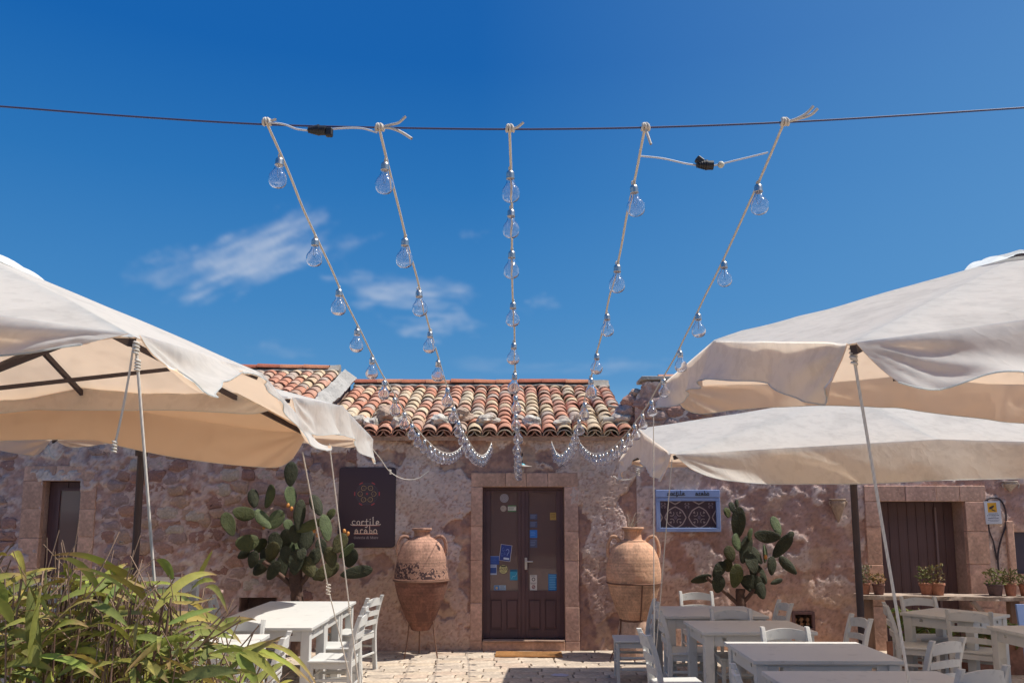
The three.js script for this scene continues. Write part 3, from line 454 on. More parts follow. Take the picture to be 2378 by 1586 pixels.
// rocks and sticks weighing the tiles down: loose, so things of their own
{
  const rockMat = [M(0.68, 0.58, 0.47, 0.95, { map: mottle, bumpMap: pitTex, bumpScale: 0.02 }), M(0.54, 0.38, 0.28, 0.95, { map: mottle, bumpMap: pitTex, bumpScale: 0.02 }), M(0.72, 0.65, 0.55, 0.95, { map: blotch, bumpMap: pitTex, bumpScale: 0.02 })];
  const list = [[830, 978, 32, 24, 'small rounded pale rock, the rock closest to the parasol, on the tiled roof', 0], [862, 982, 30, 24, 'knobbly pale rock beside a small round one above the eave', 2], [897, 964, 44, 36, 'big squarish brown rock on the roof tiles', 1], [927, 983, 32, 30, 'tan pointed rock leaning below a big brown one on the roof', 0], [1022, 978, 36, 26, 'jagged grey rock on the roof between two strings of bulbs', 2], [1070, 966, 50, 26, 'long low brown rock with a pale ragged top on the roof', 1], [1132, 976, 44, 22, 'flat oblong rock with white top lying on the tiles', 0], [1232, 978, 38, 26, 'oval whitish rock with one smooth bright face on the roof', 2], [1305, 984, 36, 20, 'crumbly cream rock in the gap between roof columns', 0], [1345, 976, 26, 24, 'dull round rock near the string over the door on the roof', 1]];
  list.forEach(([px, py, w, h, label, mi], k) => {
    const s = (py - 925) / 100, p = at(px, py, -11.2 - clamp((985 - py) / 25) * 0.2), g0 = mergeVertices(new THREE.IcosahedronGeometry(1, 2).deleteAttribute('uv').deleteAttribute('normal')), a = g0.attributes.position;
    for (let i = 0; i < a.count; i++) { const v = V().fromBufferAttribute(a, i), f = 1 + (fbm(v.x * 1.7 + k * 5, v.y * 1.7 + v.z * 1.3, 4, 150 + k) - 0.5) * 1.5; v.multiplyScalar(f); v.x = Math.sign(v.x) * Math.pow(Math.abs(v.x), 0.85); a.setXYZ(i, v.x * w / 290, v.y * h / 290, v.z * w / 380); }
    g0.computeVertexNormals(); const m = mesh('roof_rock', metricUV(toCreasedNormals(g0.toNonIndexed(), 0.25), 2), rockMat[mi]); m.position.copy(p); tag(m, label, 'rock', 'rocks weighing down the roof tiles');
  });
  [[1434, 946, 44, 0.15, 'bleached branch lying on the highest tiles beside the broken wall'], [1424, 975, 48, 0.05, 'thick bleached broken pipe lying above the eave beside the broken wall']].forEach(([px, py, len, t, label], k) => {
    const p = at(px, py, -11.3 - (975 - py) * 0.012), L = len / 176; const m = mesh(k ? 'broken_pipe' : 'dry_branch', metricUV(k ? new THREE.CylinderGeometry(0.045, 0.05, L, 12).rotateZ(Math.PI / 2) : merge([tube([V(-L / 2, 0.04, 0), V(0, 0, 0.02), V(L / 2, 0.03, 0)], 0.022, 12, 7), tube([V(-0.02, 0, 0.02), V(0.07, -0.05, 0.07), V(0.12, -0.12, 0.1)], 0.018, 8, 7)])), M(0.55, 0.48, 0.4, 0.9, { map: mottle })); m.position.copy(p); m.rotation.z = t; tag(m, label, k ? 'pipe' : 'branch');
  });
}
// tiles capping the ruined front
{ const cap = mesh('coping', metricUV(rbox(7.3, 0.05, 0.5, 0.01)), mat.concrete, houseR); cap.position.set(1.8 + 3.65, 3.68, WZ - 0.2); for (let i = 0; i < 9; i++) { const m = mesh('coping_tile', barrel(0.43, 0.1, 0.088, 0.016).rotateY(Math.PI / 2), tileMats[i % 3], houseR); m.position.set(2.5 + i * 0.4, 3.69, WZ - 0.2); } }

// the house across the courtyard, behind the viewer: the glass of the doors mirrors it
{ const t = thing('opposite_house', 'long plastered house across the courtyard mirrored in the door glass', 'house', [0, 0, 13]); mesh('wall', metricUV(box(26, 3.2, 0.5, 0, 1.6, 0)), M(0.5, 0.33, 0.26, 0.95, { map: blotch, bumpMap: pitTex, bumpScale: 0.01 }), t); mesh('roof', metricUV(box(26.4, 0.12, 3.4).rotateX(AN).translate(0, 3.72, 1.35)), tileMats[0], t); for (const x of [-7.5, -3.2, 1.6, 6.4]) { const d = mesh('door', metricUV(rbox(1.2, 2.2, 0.1, 0.01, x, 1.1, -0.24)), mat.doorWood, t); mesh('door_surround', metricUV(merge([rbox(0.2, 2.2, 0.2, 0.01, x - 0.7, 1.1, -0.26), rbox(0.2, 2.2, 0.2, 0.01, x + 0.7, 1.1, -0.26), rbox(1.6, 0.24, 0.2, 0.01, x, 2.32, -0.26)])), dressed[1], t); } }

// ---------------------------------------------------------------- parasols
function tri(a, b, c, n, bulge, uvs, wr) {                          // a canvas panel between apex a, b and c, sagging a little between the ribs
  const pos = [], idx = [], uv = [], row = []; let k = 0; const N = b.clone().sub(a).cross(c.clone().sub(a)).normalize(); if (N.y < 0) N.negate();
  for (let i = 0; i <= n; i++) { row.push(k); for (let j = 0; j <= i; j++) { const u = i / n, v = i ? j / i : 0, p = a.clone().lerp(b.clone().lerp(c, v), u); const s = u * u * 4 * v * (1 - v); p.addScaledVector(N, -bulge * s + wr * (u * u) * (fbm(p.x * 2.5 + 40, p.z * 2.5, 4, 160) - 0.5)); pos.push(p.x, p.y, p.z); uv.push(p.x, p.z); k++; } }
  for (let i = 0; i < n; i++) for (let j = 0; j <= i; j++) { const a0 = row[i] + j, b0 = row[i + 1] + j; idx.push(a0, b0, b0 + 1); if (j < i) idx.push(a0, b0 + 1, a0 + 1); }
  return geom(pos, idx, uv);
}
function parasol(cfg) {
  const { corners: K, mids: Q, apex, label, pole, side, cap = 0.24 } = cfg, base = V(pole[0], 0, pole[1]), T = thing('parasol', label, 'parasol', [base.x, 0, base.z], 0, 'cream canvas parasols'), L = (v) => v.clone().sub(base), top = L(apex);
  const c = K.map(L), m = Q.map(L);
  for (let i = 0; i < 4; i++) {
    const a = c[i], b = c[(i + 1) % 4], q = m[i];
    const under = (g, d) => { const r = g.clone(), p = r.attributes.position, nn = r.attributes.normal; for (let k = 0; k < p.count; k++) { const sg = d.y ? Math.sign(nn.getY(k)) || 1 : Math.sign(nn.getX(k) * d.x + nn.getZ(k) * d.z) || 1; p.setXYZ(k, p.getX(k) - nn.getX(k) * sg * 0.005, p.getY(k) - nn.getY(k) * sg * 0.005, p.getZ(k) - nn.getZ(k) * sg * 0.005); } return r; };
    const pg = merge([tri(top, a, q, 22, 0.035, 0, 0.05), tri(top, q, b, 22, 0.035, 0, 0.05)]), pn = mesh('canopy_panel', pg, mat.canvas, T); mesh('glow_tint', under(pg, V(0, 1, 0)), mat.glow_tint, pn);
    // hanging valance of this side, free at both corners
    const f = side[i], n = 96, rows = 14, pos = [], uv = [], idx = [], along = b.clone().sub(a), out = V(-along.z, 0, along.x).normalize(); if (out.dot(q.clone().sub(top).setY(0)) < 0) out.negate();
    const edge = (s) => { const h = s < 0.5 ? a.clone().lerp(q, s * 2) : q.clone().lerp(b, s * 2 - 1); const w = Math.abs(s * 2 % 1 - 0.5) * 2, sc = 1 - w * w; h.y -= 0.0 * sc; return h; };
    for (let r = 0; r <= rows; r++) for (let j = 0; j <= n; j++) {
      const v = r / rows, s0 = j / n, e = Math.min(s0, 1 - s0), [drop, flare, curl] = f(s0, edge(s0)), gap = 0.035 * Math.pow(v, 1.1);
      const rnd2 = e < 0.06 ? 1 - 0.28 * Math.pow(1 - e / 0.06, 2.2) : 1;
      const s = clamp(0.006 + gap + s0 * (1 - 0.012 - 2 * gap)), p = edge(s), len = drop * v * rnd2;
      const ang = flare * (0.45 + 0.55 * v) + curl * v * v, wv = 0.02 * v * Math.sin(s0 * 33 + cfg.seed * 2 + i * 3 + 4 * fbm(s0 * 9, cfg.seed, 2, 5)) * (0.3 + fbm(s0 * 7 + cfg.seed, 1, 2, 9)) + 0.03 * v * (fbm(s0 * 22 + cfg.seed, v * 2, 3, 170 + i) - 0.5);
      const fan = e < 0.3 ? 0.016 * Math.pow(1 - e / 0.3, 1.3) * Math.sin(Math.atan2(v * drop, e * along.length() + 0.02) * 17 + i) * clamp(e * 14) : 0;
      p.addScaledVector(out, 0.004 + Math.sin(ang) * len + wv + fan); p.y -= Math.cos(ang) * len; pos.push(p.x, p.y, p.z); uv.push(s0 * along.length(), v * drop);
    }
    for (let r = 0; r < rows; r++) for (let j = 0; j < n; j++) { const o = r * (n + 1) + j; idx.push(o, o + n + 1, o + n + 2, o, o + n + 2, o + 1); }
    const vg = geom(pos, idx, uv), vm = mesh('valance', vg, mat.canvas, T); mesh('glow_tint', under(vg, out), mat.glow_tint, vm);
    const hem = []; for (let j = 0; j <= n; j += 2) { const o = (rows * (n + 1) + j) * 3; hem.push(V(pos[o], pos[o + 1], pos[o + 2])); } mesh('hem', tube(hem, 0.0035, 96, 4), mat.canvas, T);
  }
  // vent cap
  const ct = top.clone().add(V(0, 0.035, 0)), cg = [], ring = [...Array(8)].map((_, i) => { const p = (i % 2 ? m[(i - 1) / 2] : c[i / 2]); return top.clone().lerp(p, cap * (i % 2 ? 1 : 0.95)).add(V(0, 0.028, 0)); });
  for (let i = 0; i < 8; i++) cg.push(tri(ct, ring[i], ring[(i + 1) % 8], 8, -0.02, 0, 0.02)); mesh('vent_cap', merge(cg), mat.canvas, T);
  // frame
  const hub = top.clone().add(V(0, -0.06, 0)), slide = V(top.x, top.y - (cfg.slide ?? 0.95), top.z);
  for (let i = 0; i < 8; i++) {
    const e = (i % 2 ? m[(i - 1) / 2] : c[i / 2]).clone().lerp(top, 0.012).add(V(0, -0.035, 0)); const rb = mesh('rib', bar(hub, e, 0.026, 0.036), mat.poleDark, T);
    mesh('strut', bar(slide, hub.clone().lerp(e, 0.55).add(V(0, -0.02, 0)), 0.022, 0.028), mat.poleDark, T);
  }
  mesh('pole', new THREE.CylinderGeometry(0.036, 0.036, top.y, 20).translate(0, top.y / 2, 0), mat.poleDark, T);
  mesh('hub', new THREE.CylinderGeometry(0.08, 0.07, 0.1, 16).translate(0, top.y - 0.07, 0), mat.poleDark, T);
  mesh('slider', new THREE.CylinderGeometry(0.06, 0.06, 0.12, 16).translate(0, slide.y, 0), mat.poleDark, T);
  mesh('base', metricUV(rbox(0.6, 0.09, 0.6, 0.015, 0, 0.06, 0)), mat.concrete, T);
  return { T, base };
}
const rect4 = (x0, x1, z0, z1, yc, ym) => ({ corners: [V(x0, yc, z0), V(x1, yc, z0), V(x1, yc, z1), V(x0, yc, z1)], mids: [V((x0 + x1) / 2, ym, z0), V(x1, ym, (z0 + z1) / 2), V((x0 + x1) / 2, ym, z1), V(x0, ym, (z0 + z1) / 2)] });
const wave = (d, f, c = 0, amp = 0.2, ph = 0, fr = 5) => (s) => [d * (1 + 0.25 * Math.sin(s * fr + ph)), f + amp * Math.sin(s * fr * 1.7 + ph), c];
{ // beside the bamboo
  const N = at(316, 776, -2.81), R = at(607, 866, -4.9), Fc = at(722, 1004, -6.85), Bm = at(218, 934, -6.5), x2 = -5.35;
  const corners = [V(x2, 2.5, -2.75), N, Fc, V(x2 + 0.1, 2.5, -6.4)], mids = [V(-3.4, 2.72, -2.72), R, Bm, V(-5.4, 2.72, -4.6)];
  parasol({ corners, mids, apex: V(-3.4, 3.46, -4.75), pole: [-3.4, -4.75], label: 'cream parasol roped down above the bamboo, its ribs and struts showing', seed: 1,
    side: [(s) => { const w = smooth(0.45, 0.75, s); return [0.14 + 0.04 * Math.sin(s * 17) * w, 0.35 + 0.5 * w * Math.sin(s * 19 + 1.2), -0.4 * w]; }, (s) => { const t = [[0, 0.2, 0.5], [0.06, 0.26, 0.5], [0.14, 0.19, 0.7], [0.26, 0.11, 0.9], [0.38, 0.05, 0.7], [0.5, 0.08, 0.35], [0.7, 0.14, 0.2], [0.88, 0.24, 0.35], [1, 0.3, 0.7]]; let k = 0; while (k < t.length - 2 && t[k + 1][0] < s) k++; const u = smooth(t[k][0], t[k + 1][0], s); return [lerp(t[k][1], t[k + 1][1], u), lerp(t[k][2], t[k + 1][2], u), 0.15]; }, wave(0.29, 0.02, 0.1, 0.08, 0.5), wave(0.25, 0.2)] });
  parasol({ ...rect4(-5.7, -1.72, -6.3, -10.1, 2.72, 2.9), apex: V(-3.72, 3.4, -8.2), pole: [-3.72, -8.2], label: 'cream parasol over the long white table, its loose corner flapping by the black sign', seed: 2,
    side: [wave(0.24, 0.1), (s) => [0.3 + 0.06 * smooth(0.6, 1, s), 0.04 + 0.2 * smooth(0.8, 1, s) + 0.12 * Math.sin(s * 24), 0.1], wave(0.11, 0.2, 0.1, 0.2, 2), wave(0.24, 0.1)] });
}
{ // the other side
  const A = at(1975, 797, -3.2), Mm = at(1660, 790, -5.05); const x0 = 1.33, x1 = 5.2;
  parasol({ corners: [A, V(x1, 2.55, -3.1), V(x1, 2.92, -6.86), at(1540, 893, -6.86)], mids: [V(3.25, 2.74, -3.1), V(5.3, 2.9, -5.05), V(3.25, 2.98, -6.88), Mm], apex: V(3.25, 3.46, -5.05), pole: [3.25, -5.05], slide: 0.42, cap: 0.13, label: 'large cream parasol with knotted corner rope, the one roofing the nearer tables', seed: 3,
    side: [(s) => [0.26 - 0.04 * smooth(0.1, 0.4, s), 0.12 + 0.34 * Math.sin(s * 13 + 0.6) * smooth(0.02, 0.1, s) * smooth(0.3, 0.14, s) + 0.14 * smooth(0.14, 0.3, s), 0.22 * Math.sin(s * 21)], wave(0.26, 0.1), wave(0.3, 0.0, 0, 0.06, 1), (s) => [0.25 + 0.03 * Math.sin(s * 14 + 1), 0.12 + 0.25 * Math.sin(s * 11 + 2) + 0.35 * smooth(0.6, 0.2, s) * 0.4, 0.12 * Math.sin(s * 25)]] });
  const B = at(1560, 1056, -7.35);
  parasol({ corners: [B, V(7.6, 2.36, -7.3), V(7.6, 2.36, -9.95), V(1.3, 2.45, -9.9)], mids: [at(2182, 1020, -7.35), V(7.7, 2.52, -8.7), V(3.83, 2.5, -10.0), V(1.34, 2.7, -8.6)], apex: V(3.64, 3.08, -8.75), pole: [3.64, -8.75], slide: 0.62, cap: 0.14, label: 'low cream parasol reaching back to the wall above the blue showcase', seed: 4,
    side: [(s, p) => [p.y - 2.1 + 0.03 * Math.sin(s * 7), 0.04 + 0.24 * Math.sin(s * 12 + 2.4) * smooth(0, 0.12, s) + 0.2 * smooth(0.1, 0.0, s), 0.2 * Math.sin(s * 9 + 1)], wave(0.25, 0.1), wave(0.12, 0.0), (s) => [0.3, 0.1 + 0.06 * Math.sin(s * 9), 0.05]] });
}
// guy ropes
function guy(label, pts, r = 0.006, knots = [], sway = 0) {
  const t = thing('guy_rope', label, 'rope', pts[0].toArray(), 0), L = (p) => p.clone().sub(pts[0]), dense = [];
  for (let i = 0; i < pts.length - 1; i++) for (let k = 0; k < 6; k++) dense.push(L(pts[i].clone().lerp(pts[i + 1], k / 6))); dense.push(L(pts[pts.length - 1]));
  const g = tube(sway ? pts.map(L) : dense, r, 40, 7); const u = g.attributes.uv; for (let i = 0; i < u.count; i++) u.setXY(i, u.getX(i) * 12, u.getY(i)); mesh('cord', g, mat.rope, t);
  for (const [f, s] of knots) { const i = clamp(f) * (dense.length - 1), p = dense[Math.floor(i)].clone().lerp(dense[Math.min(dense.length - 1, Math.floor(i) + 1)], i % 1), q = []; for (let k = 0; k <= 30; k++) { const a = k / 30 * Math.PI * 7; q.push(p.clone().add(V(Math.cos(a) * r * 1.5 * s, (k / 30 - 0.5) * r * 8 * s, Math.sin(a) * r * 1.5 * s))); } mesh('knot', tube(q, r * 0.85, 60, 6), mat.rope, t); }
  return t;
}
const down = (a, b, y = 0.03) => a.clone().lerp(b, (a.y - y) / (a.y - b.y));
{ const a = at(314, 792, -2.82), b = at(357, 1345, -2.95); guy('taut white rope from a parasol corner down into the bamboo', [a, down(a, b)], 0.0054, [[0.01, 1.0], [0.035, 0.9]]);
  const e = at(262, 1050, -2.86); guy('short loose rope end dangling beside the taut rope above the bamboo', [a.clone().add(V(-0.004, -0.01, 0.004)), at(297, 880, -2.84), at(281, 965, -2.85), e], 0.004, [[0.95, 1.2]], 1); }
{ const a = at(1979, 800, -3.24), b = at(2112, 1586, -3.4); guy('taut knotted rope descending past the low canopy to the chairs', [a, down(a, b)], 0.0062, [[0.012, 1.2], [0.022, 1.1]]); }
{ const a = at(702, 1050, -6.85), k = at(762, 1368, -7.3), b = at(815, 1586, -7.6); guy('rope with one thick knot beside the long white table', [a, k, down(k, b)], 0.0055, [[0.5, 2.2]]); }
{ const a = at(764, 1030, -7.0), b = at(832, 1586, -7.5); guy('rope with a small knot crossing the corner of the long white table', [a, down(a, b)], 0.0055, [[0.6, 1.4]]); }
{ const a = at(1518, 960, -7.0), b = at(1519, 1400, -7.05); guy('thin straight brown rope hanging past the low canopy to the pale amphora', [a, down(a, b, 0.05)], 0.004); }
{ const a = at(1561, 1068, -7.36), b = at(1530, 1440, -7.5); guy('slanting thin rope in front of the blue showcase', [a, down(a, b, 0.05)], 0.0045); }
guy('loose rope end curling over the black sign', [at(848, 1022, -10.1), at(880, 1062, -10.3), at(906, 1096, -10.5), at(935, 1112, -10.6), at(968, 1112, -10.6), at(996, 1094, -10.6)], 0.006, [[0.4, 1.2]], 1);
guy('frayed rope hanging on the rubble wall above the narrow door', [at(104, 1012, -11.12), at(110, 1036, -11.08), at(120, 1062, -11.06), at(132, 1066, -11.06), at(146, 1046, -11.06)], 0.006, [[0.15, 1.3]], 1);
guy('white cord looped on the wall beside the door surround', [at(1424, 1106, -11.14), at(1440, 1114, -11.1), at(1466, 1112, -11.08), at(1482, 1096, -11.0), at(1492, 1083, -10.9)], 0.008, [[0.75, 1.5]], 1);

// ---------------------------------------------------------------- strings of bulbs
const WIREZ = -2.3;
{ const pts = [[-300, 226], [0, 247], [300, 270], [618, 289], [880, 296], [1183, 300], [1498, 296], [1822, 284], [2100, 268], [2378, 250], [2700, 228]].map(([x, y]) => at(x, y, WIREZ)); const w = mesh('steel_wire', tube(pts, 0.0028, 80, 6), mat.cable); tag(w, 'thin dark wire stretched across the courtyard holding the bulb strings', 'wire'); }
{
  const capGeo = merge([new THREE.LatheGeometry([[0, 0], [0.006, -0.001], [0.009, -0.004], [0.0125, -0.008], [0.0135, -0.012], [0.0128, -0.0145], [0.0138, -0.017], [0.013, -0.0195], [0.0139, -0.022], [0.0132, -0.025], [0.0142, -0.028], [0.0136, -0.031], [0, -0.031]].map(([x, y]) => new THREE.Vector2(x, y)), 14)]);
  const bulbLine = [[0.0125, -0.029], [0.0129, -0.036], [0.0142, -0.043], [0.0185, -0.0515], [0.0245, -0.059], [0.0288, -0.0675], [0.0304, -0.0765], [0.0298, -0.0855], [0.0268, -0.0945], [0.021, -0.1015], [0.013, -0.1058], [0.005, -0.1075], [0.0001, -0.1077]];
  const glassGeo = mergeVertices(new THREE.LatheGeometry([...bulbLine].reverse().map(([x, y]) => new THREE.Vector2(x, y)).concat(bulbLine.map(([x, y], i) => new THREE.Vector2(Math.max(0.0001, x - 0.0014 * clamp(x / 0.01)), y + (i > 8 ? 0.0014 : 0.0002)))), 24).deleteAttribute('uv').deleteAttribute('normal')); glassGeo.computeVertexNormals();
  const wireGeo = merge([tube([V(-0.004, -0.032, 0), V(-0.007, -0.06, 0.002), V(0.002, -0.072, 0), V(0.008, -0.058, -0.002), V(0.004, -0.032, 0)], 0.0006, 20, 4)]);
  const filament = M(0.3, 0.25, 0.22, 0.4, { metalness: 0.8 });
  const labels = ['bulb string farthest along the wire towards the bamboo side parasol, plug hanging at its top', 'bulb string second from the bamboo side, two loose rope tails at its top', 'middle bulb string running straight towards the door and its lamp', 'bulb string second from the knotted parasol side, short tail beside its knot', 'bulb string farthest along the wire towards the large parasol, forked rope tails'];
  const S = [[618, 284, 1080, 1026, 0.48, [359, 544, 663, 757, 824, 878, 918, 954]], [880, 297, 1142, 1026, 0.5, [366, 546, 668, 764, 831, 895, 941, 973]], [1183, 299, 1207, 1060, 0.5, [389, 478, 575, 696, 789, 862, 915, 956]], [1498, 296, 1281, 1024, 0.5, [420, 607, 723, 814, 872, 929, 971]], [1822, 284, 1346, 1026, 0.49, [420, 600, 723, 809, 875, 926, 956]]];
  S.forEach(([ax, ay, bx, by, sag, first], k) => {
    const A = at(ax, ay, WIREZ), B = at(bx, by, -11.07), t = thing('bulb_string', labels[k], 'string lights', A.toArray(), 0, 'strings of clear bulbs');
    const on = (u) => A.clone().lerp(B, u).add(V(0, -4 * sag * u * (1 - u), 0)).sub(A), pts = []; for (let i = 0; i <= 40; i++) { const u = i / 40; pts.push(on(u).add(V((hash(i, k, 3) - 0.5) * 0.006 * (i % 40 ? 1 : 0), 0, 0))); }
    const cg = tube(pts, 0.0042, 160, 7), u2 = cg.attributes.uv; for (let i = 0; i < u2.count; i++) u2.setXY(i, u2.getX(i) * 30, u2.getY(i)); mesh('cord', cg, mat.rope, t);
    const len = A.distanceTo(B); let d = 0;
    const pyAt = (u) => { const q = on(u).add(A).sub(V(0, EYE, 0)), f = -q.z * CO + q.y * SI; return CY - F * (q.y * CO + q.z * SI) / f; };
    const spots = first.map((py) => { let a = 0, b = 0.62; for (let i = 0; i < 40; i++) { const m = (a + b) / 2; if (pyAt(m) < py) a = m; else b = m; } return a * len; }); d = spots[spots.length - 1]; while (d < len - 0.45) spots.push(d += 0.37 + rr(-0.03, 0.03));
    for (d of spots) {
      const u = d / len, p = on(u).add(V(rr(-0.003, 0.003), -0.008 - rr(0, 0.006), 0)); const b = mesh('bulb', glassGeo, mat.bulbGlass, t); b.position.copy(p); b.rotation.set(rr(-0.1, 0.1), rr(0, 6), rr(-0.12, 0.12)); const s = rr(0.95, 1.06); b.scale.setScalar(s);
      mesh('bulb_cap', capGeo, mat.steel, b); mesh('filament', wireGeo, filament, b); mesh('bulb_tie', new THREE.TorusGeometry(0.007, 0.0022, 6, 10).translate(0, 0.004, 0), mat.rope, b);
    }
    // knot on the wire and its tails
    const kp = []; for (let i = 0; i <= 36; i++) { const a = i / 36 * Math.PI * 6; kp.push(V(Math.sin(a * 0.5) * 0.008 + (i / 36 - 0.5) * 0.012, Math.cos(a) * 0.009 + 0.002, Math.sin(a) * 0.009)); } mesh('knot', tube(kp, 0.0045, 90, 6), mat.rope, t);
    const tails = [[[640, 277]], [[905, 290, 925, 285, 942, 270], [905, 297, 930, 306, 956, 322]], [[1200, 296, 1216, 284]], [[1504, 312, 1512, 335]], [[1850, 276, 1875, 262, 1890, 246], [1855, 276, 1885, 266, 1900, 252]]][k];
    for (const tl of tails) { const q = [V(0, 0, 0)]; for (let i = 0; i < tl.length; i += 2) q.push(at(tl[i], tl[i + 1], WIREZ + 0.01 + 0.004 * i).sub(A)); if (q.length > 1) mesh('rope_tail', tube(q, 0.0042, 16, 6), mat.rope, t); }
  });
  const plug = (label, pts, cpx, cpy, z, flip) => {
    const c = at(cpx, cpy, z), t = thing('plug_connector', label, 'plug', c.toArray()), L = (p) => p.clone().sub(c); mesh('flex', tube(pts.map(L), 0.0028, 40, 6), M(0.6, 0.6, 0.62, 0.4), t);
    const gs = []; for (let i = 0; i < 5; i++) gs.push(new THREE.CylinderGeometry(0.009 + 0.0018 * i, 0.009 + 0.0018 * i, 0.006, 12).rotateZ(Math.PI / 2).translate(-0.026 + i * 0.0068, 0, 0)); gs.push(new THREE.CylinderGeometry(0.0145, 0.0145, 0.02, 14).rotateZ(Math.PI / 2).translate(0.012, -0.001, 0)); mesh('plug_body', merge(gs), mat.black, t);
    const s = mesh('socket', merge([rbox(0.022, 0.027, 0.02, 0.005, 0.033, -0.007, 0)]), mat.black, t); if (flip) { const e = mesh('plug_end', new THREE.SphereGeometry(0.0105, 12, 10).translate(0.047, 0.001, 0), M(0.62, 0.58, 0.46, 0.6), t); s.position.set(-0.045, -0.008, 0); s.rotation.z = 0.9; }
  };
  plug('black plug hanging just under the wire at the bamboo side', [at(622, 284, WIREZ + 0.01), at(660, 289, WIREZ + 0.01), at(690, 300, WIREZ + 0.01), at(740, 303, WIREZ + 0.01), at(790, 298, WIREZ + 0.01), at(840, 298, WIREZ + 0.01), at(876, 308, WIREZ + 0.01)], 738, 302, WIREZ + 0.012, 0);
  plug('black plug with cream end slung between two bulb strings', [at(1487, 362, -2.44), at(1540, 368, -2.44), at(1600, 381, -2.44), at(1650, 385, -2.44), at(1710, 372, -2.44), at(1784, 354, -2.44)], 1640, 383, -2.43, 1);
}

// ---------------------------------------------------------------- tables and chairs
function makeTable(w, d, h, label, pos, turn = 0, group = 'white painted wooden tables') {
  const t = thing('table', label, 'table', pos, turn, group), th = 0.032, lw = 0.085, ap = 0.1;
  mesh('tabletop', metricUV(rbox(w, th, d, 0.006, 0, h - th / 2, 0)), mat.white, t);
  for (const sx of [-1, 1]) for (const sz of [-1, 1]) mesh('leg', metricUV(rbox(lw, h - th, lw, 0.006, sx * (w / 2 - lw / 2 - 0.025), (h - th) / 2, sz * (d / 2 - lw / 2 - 0.025))), mat.white, t);
  const apron = (L) => { const s = new THREE.Shape(); s.moveTo(-L / 2, -ap); s.lineTo(L / 2, -ap); s.lineTo(L / 2, 0); s.lineTo(-L / 2, 0); for (const q of [-1, 1]) { const x = q * (L / 2 - 0.1), p = new THREE.Path(); p.moveTo(x - 0.018, -0.052); p.lineTo(x - 0.018, -0.022); p.lineTo(x + 0.018, -0.022); p.lineTo(x + 0.018, -0.052); p.closePath(); s.holes.push(p); } return metricUV(new THREE.ExtrudeGeometry(s, { depth: 0.02, bevelEnabled: false })); };
  for (const s of [-1, 1]) { const a = mesh('apron', apron(w - 2 * lw - 0.05), mat.white, t); a.position.set(0, h - th, s * (d / 2 - 0.05) - 0.01); const b = mesh('apron', apron(d - 2 * lw - 0.05), mat.white, t); b.rotation.y = Math.PI / 2; b.position.set(s * (w / 2 - 0.05) - 0.01, h - th, 0); }
  return t;
}
